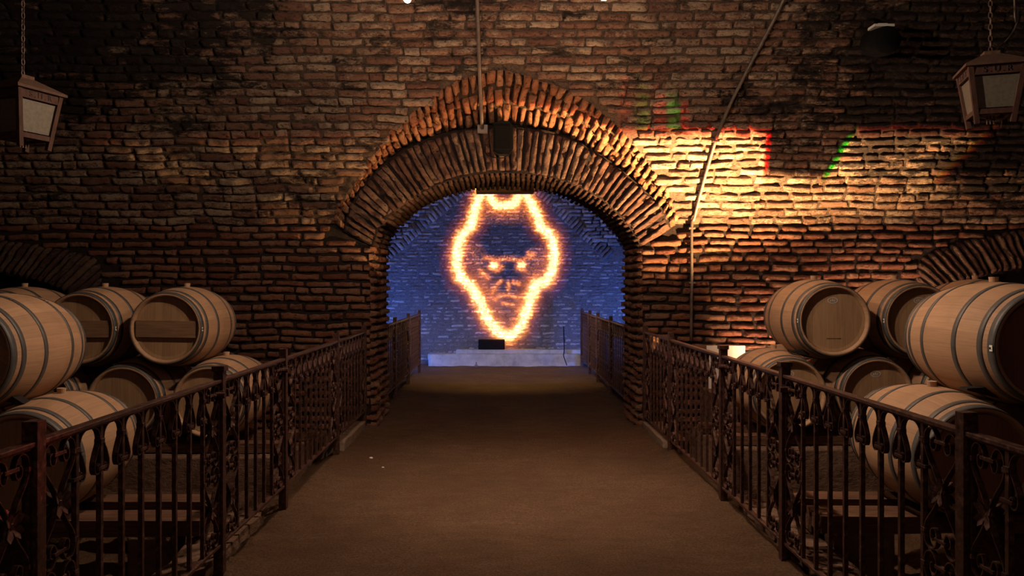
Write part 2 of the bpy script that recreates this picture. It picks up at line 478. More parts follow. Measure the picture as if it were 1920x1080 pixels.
M_DARKW = simple('black_wedge', (0.02, 0.016, 0.014), 0.8, 0, 0.2)
M_PLINTH = simple('rough_masonry', (0.20, 0.12, 0.08), 0.95, 0, 0.15, 0.8, 14, 0.03, (1, 1, 1.6), 0.35)
M_CONC = simple('old_concrete', (0.26, 0.18, 0.13), 0.95, 0, 0.2, 0.7, 12, 0.02)
M_STONE = simple('pale_step', (0.48, 0.47, 0.47), 0.9, 0, 0.2, 0.7, 5, 0.01)
M_BLACK = simple('black_plastic', (0.008, 0.008, 0.008), 0.9, 0, 0.1)
M_PIPE = simple('conduit', (0.15, 0.12, 0.10), 0.5, 0.5, 0.5, 0.6, 25, 0.0006)
M_LWOOD = simple('lantern_wood', (0.12, 0.062, 0.045), 0.8, 0, 0.25, 0.7, 25, 0.004, (1, 1, 0.4))
M_LROOF = simple('lantern_roof', (0.17, 0.10, 0.07), 0.8, 0, 0.25, 0.7, 30, 0.004)
M_WHITE = simple('white_panel', (0.80, 0.76, 0.68), 0.7, 0, 0.3, 0.1)
M_STEEL = simple('chain_steel', (0.22, 0.15, 0.12), 0.5, 0.6, 0.5)
M_GREY = simple('grey_box', (0.24, 0.20, 0.17), 0.7)
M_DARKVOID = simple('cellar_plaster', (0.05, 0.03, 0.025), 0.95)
m, g, b, tc = mat('frosted_glass', 0.35, 0, 0.5)
n = g.noise(tc.outputs['Object'], 40, 4, 0.7)
g.put(b.inputs['Base Color'], g.mix(g.maprange(n, 0.4, 0.7), (0.30, 0.27, 0.21), (0.20, 0.18, 0.14)))
b.inputs['Transmission Weight'].default_value = 0.25
M_GLASS = m
m, g, b, tc = mat('lamp_glow', 0.5)
b.inputs['Base Color'].default_value = (1, 0.9, 0.75, 1)
b.inputs['Emission Color'].default_value = (1, 0.83, 0.6, 1)
b.inputs['Emission Strength'].default_value = 12
M_GLOW = m

# ------------------------------------------------------------------ mesh helpers
def link(name, me, m=None, parent=None):
    o = bpy.data.objects.new(name, me)
    COL.objects.link(o)
    if m is not None:
        me.materials.append(m)
    if parent is not None:
        o.parent = parent
    return o

def from_bm(name, bm, m=None, parent=None, smooth=False):
    bmesh.ops.recalc_face_normals(bm, faces=bm.faces)
    me = bpy.data.meshes.new(name)
    bm.to_mesh(me); bm.free()
    if smooth:
        for p in me.polygons: p.use_smooth = True
    return link(name, me, m, parent)

def empty(name, loc, label, cat, group=None, rz=0):
    o = bpy.data.objects.new(name, None)
    o.empty_display_size = 0.1
    COL.objects.link(o)
    o.location = loc
    o.rotation_euler = (0, 0, rz)
    tag(o, label, cat, group)
    return o

def tag(o, label, cat, group=None):
    o['label'] = label; o['category'] = cat
    if group: o['group'] = group
    return o

def struct(o):
    o['kind'] = 'structure'
    return o

def bx(bm, a, b, bevel=0.0):
    """box between corners a and b"""
    a, b = Vector(a), Vector(b)
    r = bmesh.ops.create_cube(bm, size=1.0)
    vs = r['verts']
    c = (a + b) / 2; d = b - a
    for v in vs:
        v.co = Vector((v.co.x * d.x + c.x, v.co.y * d.y + c.y, v.co.z * d.z + c.z))
    if bevel > 0:
        es = {e for v in vs for e in v.link_edges}
        bmesh.ops.bevel(bm, geom=list(es), offset=bevel, segments=2, affect='EDGES', profile=0.6)
    return vs

def bar(bm, a, b, w, d, up=Vector((0, 0, 1))):
    """straight rectangular bar from a to b"""
    a, b = Vector(a), Vector(b)
    t = (b - a).normalized()
    if abs(t.dot(up)) > 0.98: up = Vector((0, 1, 0))
    s = t.cross(up).normalized(); u = s.cross(t).normalized()
    ring = lambda p: [bm.verts.new(p + s * i * w / 2 + u * j * d / 2) for i, j in ((-1, -1), (1, -1), (1, 1), (-1, 1))]
    r0, r1 = ring(a), ring(b)
    for k in range(4):
        bm.faces.new((r0[k], r0[(k + 1) % 4], r1[(k + 1) % 4], r1[k]))
    bm.faces.new(r0[::-1]); bm.faces.new(r1)

def tube(bm, pts, r, n=8, cap=True):
    pts = [Vector(p) for p in pts]
    rings = []
    side = None
    for i, p in enumerate(pts):
        t = (pts[min(i + 1, len(pts) - 1)] - pts[max(i - 1, 0)]).normalized()
        if side is None:
            a = Vector((0, 0, 1)) if abs(t.z) < 0.9 else Vector((1, 0, 0))
            side = t.cross(a).normalized()
        side = (side - t * side.dot(t)).normalized()
        u = t.cross(side)
        rr = r[i] if isinstance(r, (list, tuple)) else r
        rings.append([bm.verts.new(p + (side * math.cos(2 * PI * k / n) + u * math.sin(2 * PI * k / n)) * rr) for k in range(n)])
    for a, b in zip(rings, rings[1:]):
        for k in range(n):
            bm.faces.new((a[k], a[(k + 1) % n], b[(k + 1) % n], b[k]))
    if cap:
        bm.faces.new(rings[0][::-1]); bm.faces.new(rings[-1])

def ribbon(bm, pts, width, thick):
    """flat iron strap bent in the YZ plane (x = across the strap)"""
    pts = [Vector(p) for p in pts]
    rings = []
    for i, p in enumerate(pts):
        t = (pts[min(i + 1, len(pts) - 1)] - pts[max(i - 1, 0)]).normalized()
        nrm = Vector((0, -t.z, t.y))
        w = width[i] if isinstance(width, list) else width
        rings.append([bm.verts.new(p + Vector((sx * w / 2, 0, 0)) + nrm * sn * thick / 2) for sx, sn in ((-1, -1), (1, -1), (1, 1), (-1, 1))])
    for a, b in zip(rings, rings[1:]):
        for k in range(4):
            bm.faces.new((a[k], a[(k + 1) % 4], b[(k + 1) % 4], b[k]))
    bm.faces.new(rings[0][::-1]); bm.faces.new(rings[-1])

def catmull(pts, n=6):
    pts = [Vector(p) for p in pts]
    P_ = [pts[0] * 2 - pts[1]] + pts + [pts[-1] * 2 - pts[-2]]
    out = []
    for i in range(1, len(P_) - 2):
        a, b, c, d = P_[i - 1:i + 3]
        for k in range(n):
            t = k / n
            out.append(0.5 * ((2 * b) + (c - a) * t + (2 * a - 5 * b + 4 * c - d) * t * t + (3 * b - a - 3 * c + d) * t ** 3))
    out.append(pts[-1])
    return out

def lathe_y(bm, prof, n=64, uv=False, closed=False):
    """revolve (y, r) profile about the Y axis"""
    rings = []
    for (y, r) in prof:
        rings.append([bm.verts.new((r * math.sin(2 * PI * k / n), y, r * math.cos(2 * PI * k / n))) for k in range(n)])
    lay = bm.loops.layers.uv.new('UVMap') if uv else None
    L = len(rings)
    rr = range(L if closed else L - 1)
    for i in rr:
        a, b = rings[i], rings[(i + 1) % L]
        for k in range(n):
            f = bm.faces.new((a[k], a[(k + 1) % n], b[(k + 1) % n], b[k]))
            f.smooth = True
            if lay:
                for lp, (uu, vv) in zip(f.loops, ((k, i), (k + 1, i), (k + 1, i + 1), (k, i + 1))):
                    lp[lay].uv = (uu / n, prof[min(vv, L - 1)][0])
    return rings

# ------------------------------------------------------------------ bricks
class Bricks:
    """collects single bricks laid on a surface; fr(u, v) gives the point and the outward normal"""
    def __init__(s, seed=1):
        s.V, s.Fc, s.T = [], [], []
        s.r = random.Random(seed)
        s.edge, s.warp = 0.010, 1.0
    def brick(s, quad, nrm, depth, nx=7, ny=4, rnd_amt=0.006, tint=None, rough=0.5, e=(8, 5)):
        """quad: four corners (u0v0, u1v0, u1v1, u0v1), nrm: outward normal"""
        r = s.r
        a, b, c, d = quad
        j = lambda p: p + Vector((r.uniform(-1, 1), r.uniform(-1, 1) * 0.3, r.uniform(-1, 1) * 0.7)) * rnd_amt
        a, b, c, d = j(a), j(b), j(c), j(d)
        t = (r.random(), r.random(), 0.0) if tint is None else tint
        base = len(s.V)
        dep = depth * r.uniform(0.75, 1.2)
        tx, ty = r.uniform(-0.25, 0.25), r.uniform(-0.25, 0.25)
        sd = Vector((r.uniform(0, 90), r.uniform(0, 90), r.uniform(0, 90)))
        for iy in range(ny + 1):
            for ix in range(nx + 1):
                fu, fv = ix / nx, iy / ny
                # push the outer rows outwards so the arris is tight
                U = 0.5 - 0.5 * math.cos(fu * PI) if nx > 3 else fu
                U = 0.5 * U + 0.5 * fu
                Vv = 0.5 - 0.5 * math.cos(fv * PI)
                Vv = 0.4 * Vv + 0.6 * fv
                p = (a * (1 - U) + b * U) * (1 - Vv) + (d * (1 - U) + c * U) * Vv
                x, y = 2 * U - 1, 2 * Vv - 1
                h = (1 - abs(x) ** e[0]) * (1 - abs(y) ** e[1])
                h = dep * (0.12 + 0.88 * h * (1 + tx * x * 0.5 + ty * y * 0.5))
                if 0 < ix < nx and 0 < iy < ny:
                    h += depth * rough * (noise.noise(p * 11 + sd) + 0.6 * noise.noise(p * 29 + sd))
                edge = noise.noise(p * 17 + sd) * s.edge
                wx = noise.noise(p * 1.7) * 0.016 * s.warp
                wz = noise.noise(p * 1.9 + Vector((7, 3, 1))) * 0.022 * s.warp
                if ix in (0, nx) or iy in (0, ny):
                    h = -0.03
                s.V.append(p + nrm * h + Vector((edge * 0.5 + wx, 0, edge + wz)))
                s.T.append(t)
        for iy in range(ny):
            for ix in range(nx):
                q = base + iy * (nx + 1) + ix
                s.Fc.append((q, q + 1, q + nx + 2, q + nx + 1))
    def grid(s, fn, nu, nv, amp=0.01, off=0.0, keep=None):
        """mortar bed: fn(i/nu, j/nv) -> (point, normal)"""
        base = len(s.V)
        for j in range(nv + 1):
            for i in range(nu + 1):
                p, n = fn(i / nu, j / nv)
                s.V.append(p + n * (off + amp * (noise.noise(p * 7) + 0.5 * noise.noise(p * 23))))
                s.T.append((0.5, 0.5, 1.0))
        for j in range(nv):
            for i in range(nu):
                if keep is not None:
                    p, _ = fn((i + 0.5) / nu, (j + 0.5) / nv)
                    if not keep(p): continue
                q = base + j * (nu + 1) + i
                s.Fc.append((q, q + 1, q + nu + 2, q + nu + 1))
    def poly(s, pts):
        base = len(s.V)
        for p in pts:
            s.V.append(Vector(p)); s.T.append((0.5, 0.5, 1.0))
        s.Fc.append(tuple(range(base, base + len(pts))))
    def build(s, name, m):
        me = bpy.data.meshes.new(name)
        me.from_pydata([tuple(v) for v in s.V], [], s.Fc)
        at = me.color_attributes.new('tint', 'FLOAT_COLOR', 'POINT')
        arr = np.ones((len(s.T), 4), np.float32); arr[:, :3] = s.T
        at.data.foreach_set('color', arr.ravel())
        me.polygons.foreach_set('use_smooth', [True] * len(me.polygons))
        me.update()
        return struct(link(name, me, m))

NRM = Vector((0, -1, 0))

def interp(tbl, x):
    if x <= tbl[0][0]: return tbl[0][1]
    for (a, fa), (b, fb) in zip(tbl, tbl[1:]):
        if x <= b:
            return fa + (fb - fa) * (x - a) / (b - a)
    return tbl[-1][1]

def resample(pts, n):
    pts = [Vector(p) for p in pts]
    L = [0]
    for a, b in zip(pts, pts[1:]): L.append(L[-1] + (b - a).length)
    out = []
    k = 0
    for i in range(n + 1):
        t = L[-1] * i / n
        while k < len(L) - 2 and L[k + 1] < t: k += 1
        f = (t - L[k]) / max(L[k + 1] - L[k], 1e-9)
        out.append(pts[k].lerp(pts[k + 1], min(max(f, 0), 1)))
    return out

# the curves of the arch (seen pixels turned into places on the wall plane and on the vault)
inner_px = [(700, 462), (712, 432), (735, 404), (785, 367), (859, 338), (943, 328), (1040, 338), (1118, 372), (1170, 418), (1192, 448), (1199, 462)]
outer_px = [(640, 432), (655, 385), (690, 332), (745, 285), (815, 252), (896, 238), (975, 238), (1050, 250), (1125, 288), (1195, 342), (1245, 390), (1262, 425)]
ring_px = [(622, 415), (640, 380), (683, 315), (730, 248), (785, 198), (850, 152), (930, 128), (1010, 146), (1086, 178), (1146, 222), (1204, 288), (1245, 350), (1272, 412)]
INNER = resample(catmull([P(x, y, WY) for x, y in inner_px]), 80)
OUTER = resample(catmull([P(x, y, WY) for x, y in outer_px]), 80)
ring_xs = [vault_hit(x, y) for x, y in ring_px]
RING_XS = resample(catmull([Vector((x, max(s, 0.0), 0)) for x, s in ring_xs]), 80)
RING = [vault_pt(v.x, v.y) for v in RING_XS]
JL, JR = INNER[0].x, INNER[-1].x          # jambs
print('jambs', JL, JR, 'inner spring z', INNER[0].z, 'crown', max(p.z for p in INNER))

def z_on(curve, x):
    """height of a curve at x (or None outside)"""
    best = None
    for a, b in zip(curve, curve[1:]):
        if (a.x - x) * (b.x - x) <= 0 and abs(a.x - b.x) > 1e-9:
            z = a.z + (b.z - a.z) * (x - a.x) / (b.x - a.x)
            best = z if best is None else max(best, z)
    return best

# side arches of the wall (left and right edge of the photo)
sideR_out = [P(x, y, WY) for x, y in [(1722, 560), (1722, 490), (1790, 456), (1880, 436), (1980, 424), (2080, 421)]]
sideR_in = [P(x, y, WY) for x, y in [(1762, 590), (1765, 545), (1830, 524), (1900, 508), (1985, 498), (2080, 494)]]
sideL_out = [P(x, y, WY) for x, y in [(190, 560), (186, 488), (120, 468), (40, 452), (-60, 444), (-170, 442)]]
sideL_in = [P(x, y, WY) for x, y in [(140, 600), (132, 556), (70, 530), (0, 514), (-80, 506), (-170, 503)]]
SRO, SRI = resample(catmull(sideR_out), 40), resample(catmull(sideR_in), 40)
SLO, SLI = resample(catmull(sideL_out), 40), resample(catmull(sideL_in), 40)
XR0, XR1 = sideR_in[1].x, sideR_in[-1].x
XL0, XL1 = sideL_in[1].x, sideL_in[-1].x

XMIN, XMAX = -7.2, 7.4
# ---- wall_far_side: the lower brick wall with the opening
def wall_arch():
    B = Bricks(3)
    def blocked(x, z, m=0.0):
        if JL - m < x < JR + m and z < INNER[0].z + 0.02: return True
        zo = z_on(OUTER, x)
        if zo is not None and z < zo - 0.02:
            if x < INNER[0].x: lo = OUTER[0].z + (INNER[0].z - OUTER[0].z) * (x - OUTER[0].x) / (INNER[0].x - OUTER[0].x)
            elif x > INNER[-1].x: lo = INNER[-1].z + (OUTER[-1].z - INNER[-1].z) * (x - INNER[-1].x) / (OUTER[-1].x - INNER[-1].x)
            else: lo = 0
            if z > lo - 0.03: return True
        if x > sideR_out[1].x:
            zo = z_on(SRO[4:], x)
            if zo is None or z < zo: return True
        if x < sideL_out[1].x:
            zo = z_on(SLO[4:], x)
            if zo is None or z < zo: return True
        return False
    z = -0.1
    row = 0
    while z < SPR - 0.03:
        h = B.r.uniform(0.060, 0.078)
        gap = 0.018
        x = XMIN + B.r.uniform(0, 0.3)
        while x < XMAX:
            w = B.r.choice((0.13, 0.24, 0.27, 0.29, 0.33)) * B.r.uniform(0.9, 1.1)
            x0, x1 = x, x + w
            x += w + B.r.uniform(0.008, 0.02)
            # clip against the jambs
            if x1 > JL - 0.02 and x0 < JL - 0.02 and z < 2.05: x1 = JL - 0.02
            if x0 < JR + 0.02 and x1 > JR + 0.02 and z < 2.05: x0 = JR + 0.02
            if x1 - x0 < 0.05: continue
            xm = (x0 + x1) / 2
            if blocked(xm, z + h / 2) or blocked(x0 + 0.03, z + h / 2) or blocked(x1 - 0.03, z + h / 2): continue
            if z + h > SPR: continue
            sag = 0.012 * math.sin(xm * 1.3 + row)
            q = [Vector((x0, WY, z + sag)), Vector((x1, WY, z + sag)), Vector((x1, WY, z + h + sag)), Vector((x0, WY, z + h + sag))]
            B.brick(q, NRM, 0.030, 8, 4, 0.007, rough=0.5)
        z += h + gap
        row += 1
    def keep(p):
        if JL < p.x < JR and p.z < INNER[0].z: return False
        zi = z_on(INNER, p.x)
        if zi is not None and p.z < zi: return False
        if XR0 < p.x < XR1:
            zi = z_on(SRI[4:], p.x)
            if zi is not None and p.z < zi: return False
        if XL1 < p.x < XL0:
            zi = z_on(SLI[4:], p.x)
            if zi is not None and p.z < zi: return False
        return True
    B.grid(lambda u, v: (Vector((XMIN + (XMAX - XMIN) * u, WY, -0.15 + (3.9 + 0.15) * v)), NRM), 480, 130, 0.008, -0.012, keep)
    # jambs of the opening: bricks turning the corner
    for X, sgn in ((JL, 1), (JR, -1)):
        n = Vector((sgn, 0, 0))
        z = -0.1; row = 0
        while z < INNER[0].z:
            h = B.r.uniform(0.060, 0.078)
            y = WY - 0.02
            while y < BY:
                w = B.r.choice((0.13, 0.26, 0.30))
                y1 = min(y + w, BY)
                if y1 - y > 0.05:
                    q = [Vector((X, y, z)), Vector((X, y1, z)), Vector((X, y1, z + h)), Vector((X, y, z + h))]
                    B.brick(q, n, 0.035, 7, 4, 0.010, rough=0.8)
                y = y1 + 0.014
                if y1 >= BY: break
            z += h + 0.018; row += 1
        B.grid(lambda u, v: (Vector((X - sgn * 0.0, WY + (BY - WY) * u, -0.15 + (INNER[0].z + 0.2) * v)), n), 12, 40, 0.008, -0.012)
    return B.build('wall_far', M_WALL)
wall_arch()

def voussoirs(B, A, C, n, depth, nrmf, parts=1, nx=4, ny=6, gap=0.16, rough=0.7, jit=0.008, flat=False):
    """bricks standing across the band between curves A (inner) and C (outer)"""
    AA, CC = resample(A, n), resample(C, n)
    for i in range(n):
        a0 = AA[i].lerp(AA[i + 1], gap / 2); a1 = AA[i].lerp(AA[i + 1], 1 - gap / 2)
        c0 = CC[i].lerp(CC[i + 1], gap / 2); c1 = CC[i].lerp(CC[i + 1], 1 - gap / 2)
        f = 0.0
        cuts = [0.0]
        while cuts[-1] < 1 and parts > 1:
            cuts.append(cuts[-1] + B.r.uniform(0.75, 1.3) / parts)
        if parts == 1: cuts = [0.0, 1.0]
        cuts = [min(c, 1.0) for c in cuts]
        if len(cuts) > 2 and cuts[-1] - cuts[-2] < 0.4 / parts: cuts.pop(-2)
        nn = nrmf((a0 + c1) / 2)
        for f0, f1 in zip(cuts, cuts[1:]):
            g0 = f0 + 0.012; g1 = f1 - 0.012
            q = [a0.lerp(c0, g0), a1.lerp(c1, g0), a1.lerp(c1, g1), a0.lerp(c0, g1)]
            B.brick(q, nn, depth, nx, ny, jit, rough=rough, e=(5, 8))

def arch_ring():
    B = Bricks(11)
    offs = [Vector((0, -0.02 - 0.12 * math.sin(PI * i / 80) ** 0.6, 0)) for i in range(81)]
    AI = [p + o_ for p, o_ in zip(INNER, offs)]
    # the face stops a little short of the outer curve: a deep dark joint stays open there
    AO = [p.lerp(q, 0.93) + o_ for p, q, o_ in zip(INNER, OUTER, offs)]
    voussoirs(B, AI, AO, 54, 0.030, lambda p: NRM, 1, 5, 14, 0.10, 1.1, 0.016)
    B.grid(lambda u, v: (AI[min(int(u * 80), 80)].lerp(AO[min(int(u * 80), 80)], v), NRM), 80, 14, 0.02, -0.002)
    # soffit of the opening
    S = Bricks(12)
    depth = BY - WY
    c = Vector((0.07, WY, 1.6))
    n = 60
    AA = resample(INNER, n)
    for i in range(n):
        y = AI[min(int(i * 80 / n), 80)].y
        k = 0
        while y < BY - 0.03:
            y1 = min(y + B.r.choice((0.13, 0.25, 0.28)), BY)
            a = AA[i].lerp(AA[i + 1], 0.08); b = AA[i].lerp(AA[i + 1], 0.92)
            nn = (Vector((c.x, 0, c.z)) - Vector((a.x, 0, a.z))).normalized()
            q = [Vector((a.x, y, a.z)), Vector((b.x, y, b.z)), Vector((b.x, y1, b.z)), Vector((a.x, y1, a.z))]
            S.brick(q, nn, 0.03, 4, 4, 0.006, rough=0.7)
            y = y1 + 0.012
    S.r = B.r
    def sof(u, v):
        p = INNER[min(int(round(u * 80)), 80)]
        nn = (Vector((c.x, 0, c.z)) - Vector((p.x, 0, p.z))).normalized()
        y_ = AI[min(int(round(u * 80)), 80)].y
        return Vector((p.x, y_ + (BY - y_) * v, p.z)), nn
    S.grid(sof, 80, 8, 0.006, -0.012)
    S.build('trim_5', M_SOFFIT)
    def topf(u, v):
        k = min(int(round(u * 80)), 80)
        return AO[k].lerp(OUTER[k] + Vector((0, 0.05, 0)), v), Vector((0, 0, 1))
    B.grid(topf, 80, 3, 0.0, 0.0)
    # back face of the wall, towards the next cellar
    def back(u, v):
        p = INNER[min(int(round(u * 80)), 80)]
        q = p.lerp(Vector((p.x + (p.x - 0.05) * 0.6, p.y, 4.6)), v)
        return Vector((q.x, BY, q.z)), Vector((0, 1, 0))
    B.grid(back, 80, 8, 0.0, 0.0)
    for X0, X1 in ((XMIN, JL), (JR, XMAX)):
        B.poly([(X0, BY, -0.15), (X1, BY, -0.15), (X1, BY, INNER[0].z), (X1, BY, INNER[0].z + 0.02), (X0, BY, 4.6)])
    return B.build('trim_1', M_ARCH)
arch_ring()

def lunette_ring():
    B = Bricks(17)
    A = [p + Vector((0, -0.01, 0.01)) for i, p in enumerate(OUTER)]
    C = [p for p in RING]
    def nf(p):
        return Vector(((0.07 - p.x) * 0.5, -0.75, -0.75)).normalized()
    # the splayed ring starts in front of the face and leans out to the vault
    voussoirs(B, A, C, 56, 0.045, nf, 3, 5, 6, 0.16, 1.1, 0.020)
    def fn(u, v):
        k = min(int(round(u * 80)), 80)
        p = A[k].lerp(C[k], v)
        return p, nf(p)
    B.grid(fn, 80, 10, 0.012, -0.02)
    # underside lip between the recessed face and the ring
    def lip(u, v):
        k = min(int(round(u * 80)), 80)
        p = OUTER[k].lerp(A[k], v)
        return p, Vector((0, 0, -1))
    B.grid(lip, 80, 2, 0.0, 0.0)
    return B.build('trim_2', M_RING)
lunette_ring()

def inside_ring(x, s):
    """is the spot (x, s) on the vault inside the lunette ring?"""
    best = None
    for a, b in zip(RING_XS, RING_XS[1:]):
        if (a.x - x) * (b.x - x) <= 0 and abs(a.x - b.x) > 1e-9:
            v = a.y + (b.y - a.y) * (x - a.x) / (b.x - a.x)
            best = v if best is None else max(best, v)
    return best is not None and s < best

def vault():
    B = Bricks(23)
    s = 0.005
    row = 0
    while s < 4.3:
        h = B.r.uniform(0.068, 0.086)
        gap = B.r.uniform(0.006, 0.014)
        x = XMIN + B.r.uniform(0, 0.3)
        while x < XMAX:
            w = B.r.choice((0.14, 0.26, 0.30, 0.33)) * B.r.uniform(0.9, 1.12)
            x0, x1 = x, x + w
            x += w + B.r.uniform(0.003, 0.012)
            xm, sm = (x0 + x1) / 2, s + h / 2
            if inside_ring(xm, sm - 0.02) or (inside_ring(x0 + 0.03, sm - 0.06) and inside_ring(x1 - 0.03, sm)) : continue
            sag = 0.018 * noise.noise(Vector((xm * 0.7, s * 0.4, 3.0)))
            s0, s1 = max(s + sag, 0), s + h + sag
            q = [vault_pt(x0, s0), vault_pt(x1, s0), vault_pt(x1, s1), vault_pt(x0, s1)]
            a = VPH + sm / VR
            nn = Vector((0, -math.cos(a), -math.sin(a)))
            # in the crown of the wall the lime wash and mortar fill the joints: shallower bricks
            shallow = 0.6 + 0.4 * noise.noise(Vector((xm * 0.5, s * 0.6, 9.0)))
            if -2.6 < xm < 2.4: shallow *= 0.8
            worn = B.r.random()
            B.brick(q, nn, 0.020 * (0.65 + shallow * 0.5) * (0.5 if worn < 0.12 else 1.0), 10, 5, 0.009, rough=0.95, e=(10, 6))
        s += h + gap
        row += 1
    def fn(u, v):
        x = XMIN + (XMAX - XMIN) * u; ss = 4.35 * v
        a = VPH + ss / VR
        return vault_pt(x, ss), Vector((0, -math.cos(a), -math.sin(a)))
    def keep(p):
        ph = math.atan2(p.z - VZC, p.y - VYC)
        return not inside_ring(p.x, (ph - VPH) * VR + 0.03)
    B.grid(fn, 640, 190, 0.020, -0.008, keep)
    # rest of the vault over and behind the camera
    s = 4.35
    while s < 2 * VR * (PI / 2 - VPH):
        B.poly([vault_pt(XMIN, s), vault_pt(XMAX, s), vault_pt(XMAX, s + 0.8), vault_pt(XMIN, s + 0.8)])
        s += 0.8
    return B.build('ceiling', M_VAULT)
vault()

# ---- side arches and the dark recesses below them
def side_arch(name, I, O, nv, seed, x0, x1):
    B = Bricks(seed)
    off = Vector((0, -0.015, 0))
    voussoirs(B, [p + off for p in I], [p + off for p in O], nv, 0.04, lambda p: NRM, 1, 4, 8, 0.2, 0.6, 0.007)
    B.grid(lambda u, v: (I[min(int(u * 40), 40)].lerp(O[min(int(u * 40), 40)], v) , NRM), 40, 6, 0.004, -0.008)
    n = len(I) - 1
    for a, b in zip(I, I[1:]):
        B.poly([a, b, b + Vector((0, 1.6, 0)), a + Vector((0, 1.6, 0))])
    e = I[0]
    B.poly([e, e + Vector((0, 1.6, 0)), Vector((e.x, e.y + 1.6, -0.15)), Vector((e.x, e.y, -0.15))])
    B.poly([(min(x0, x1), WY + 1.6, -0.15), (max(x0, x1), WY + 1.6, -0.15), (max(x0, x1), WY + 1.6, 2.3), (min(x0, x1), WY + 1.6, 2.3)])
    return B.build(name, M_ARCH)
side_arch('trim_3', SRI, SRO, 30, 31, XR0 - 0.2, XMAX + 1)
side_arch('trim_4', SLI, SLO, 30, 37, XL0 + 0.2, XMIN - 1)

# ---- the next cellar: far wall with its own pointed lunette, ceiling, side walls
def far_room():
    B = Bricks(41)
    def inf(x):
        # pointed infill: height of its edge at x
        return interp([(-2.30, 2.10), (-1.55, 2.75), (-0.75, 3.45), (0.05, 3.85), (0.80, 3.45), (1.40, 2.85), (2.1, 2.2)], x)
    z = 0.0
    while z < 4.2:
        h = B.r.uniform(0.052, 0.072)
        x = -3.6 + B.r.uniform(0, 0.3)
        while x < 3.9:
            w = B.r.choice((0.13, 0.24, 0.27, 0.31)) * B.r.uniform(0.9, 1.1)
            x0, x1 = x, x + w
            x += w + 0.014
            xm = (x0 + x1) / 2
            e = inf(xm)
            dy = 0.0
            if z > e: dy = -0.12 - (z - e) * 0.35      # the vault leaning in above the edge
            if abs(z + h / 2 - e) < 0.11 and z > 2.0 : continue
            q = [Vector((x0, FARY + dy, z)), Vector((x1, FARY + dy, z)), Vector((x1, FARY + dy, z + h)), Vector((x0, FARY + dy, z + h))]
            B.brick(q, NRM, 0.018 * B.r.uniform(0.4, 1.3), 5, 3, 0.010, rough=1.3)
        z += h + 0.010
    # row of standing bricks along the pointed edge
    for x0, x1 in ((-2.3, 0.05), (2.1, 0.05)):
        n = 34
        for i in range(n):
            xa = x0 + (x1 - x0) * i / n; xb = x0 + (x1 - x0) * (i + 0.82) / n
            pa, pb = Vector((xa, FARY - 0.07, inf(xa) - 0.13)), Vector((xb, FARY - 0.07, inf(xb) - 0.13))
            t = (pb - pa).normalized(); u = Vector((-t.z, 0, t.x))
            if u.z < 0: u = -u
            B.brick([pa, pb, pb + u * 0.24, pa + u * 0.24], NRM, 0.05, 3, 5, 0.008, rough=0.8)
    B.grid(lambda u, v: (Vector((-3.7 + 7.6 * u, FARY, -0.1 + 4.4 * v)), NRM), 380, 220, 0.026, 0.001)
    return B.build('wall_next_cellar', M_FAR)
far_room()
bm = bmesh.new()
for (a, b) in [((-3.8, BY, -0.15), (-3.7, FARY + 0.2, 4.4)), ((3.9, BY, -0.15), (4.0, FARY + 0.2, 4.4)), ((-3.8, BY, 4.3), (4.0, FARY + 0.2, 4.4)), ((-3.8, FARY + 0.1, -0.15), (4.0, FARY + 0.2, 4.4))]:
    bx(bm, a, b)
struct(from_bm('ceiling_next_cellar', bm, M_DARKVOID))
# side and rear walls of the cellar the camera stands in
for nm, a, b in (('wall_left', (XMIN - 0.1, -4, -0.15), (XMIN, WY + 1.7, 8)), ('wall_right', (XMAX, -4, -0.15), (XMAX + 0.1, WY + 1.7, 8)), ('wall_rear', (XMIN, -4.1, -0.15), (XMAX, -4, 8))):
    bm = bmesh.new(); bx(bm, a, b)
    struct(from_bm(nm, bm, M_DARKVOID))

# ---- floor: trodden path, the ground beside it lies a little lower
XPL, XPR = -1.475, 1.585
def floor():
    x0, x1, y0, y1 = XMIN, XMAX, -4.0, FARY + 0.3
    nx, ny = 292, 400
    V = []; Fc = []
    for j in range(ny + 1):
        y = y0 + (y1 - y0) * j / ny
        for i in range(nx + 1):
            x = x0 + (x1 - x0) * i / nx
            d = max(XPL - 0.02 - x, x - XPR - 0.02, 0)
            n = noise.noise(Vector((x * 2.3, y * 2.3, 0))) * 0.014 + noise.noise(Vector((x * 7, y * 7, 5))) * 0.006
            n += abs(noise.noise(Vector((x * 14, y * 14, 2)))) * 0.006
            z = n
            if d > 0 and y < WY:
                k = min(d / 0.25, 1.0)
                z = n - 0.10 * k + noise.noise(Vector((x * 12, y * 12, 8))) * 0.04 * k
            e = min(abs(x - XPL), abs(x - XPR))
            if e < 0.22 and y < WY:
                z += (0.22 - e) * 0.12 + abs(noise.noise(Vector((x * 9, y * 9, 1)))) * 0.05 * (0.22 - e) / 0.22
            V.append((x, y, z))
    for j in range(ny):
        for i in range(nx):
            q = j * (nx + 1) + i
            Fc.append((q, q + 1, q + nx + 2, q + nx + 1))
    me = bpy.data.meshes.new('floor'); me.from_pydata(V, [], Fc)
    me.polygons.foreach_set('use_smooth', [True] * len(Fc))
    return struct(link('floor', me, M_EARTH))
floor()

# ------------------------------------------------------------------ barrels
BL, RB, RH = 0.92, 0.343, 0.287
def rad(y):            # y from -BL/2 to BL/2
    t = abs(y) / (BL / 2)
    return RB - (RB - RH) * t ** 1.9
def copy_thing(root):
    r = root.copy(); COL.objects.link(r)
    for ch in root.children:
        c = ch.copy(); COL.objects.link(c); c.parent = r
        for s in ch.children:
            d = s.copy(); COL.objects.link(d); d.parent = c
    return r

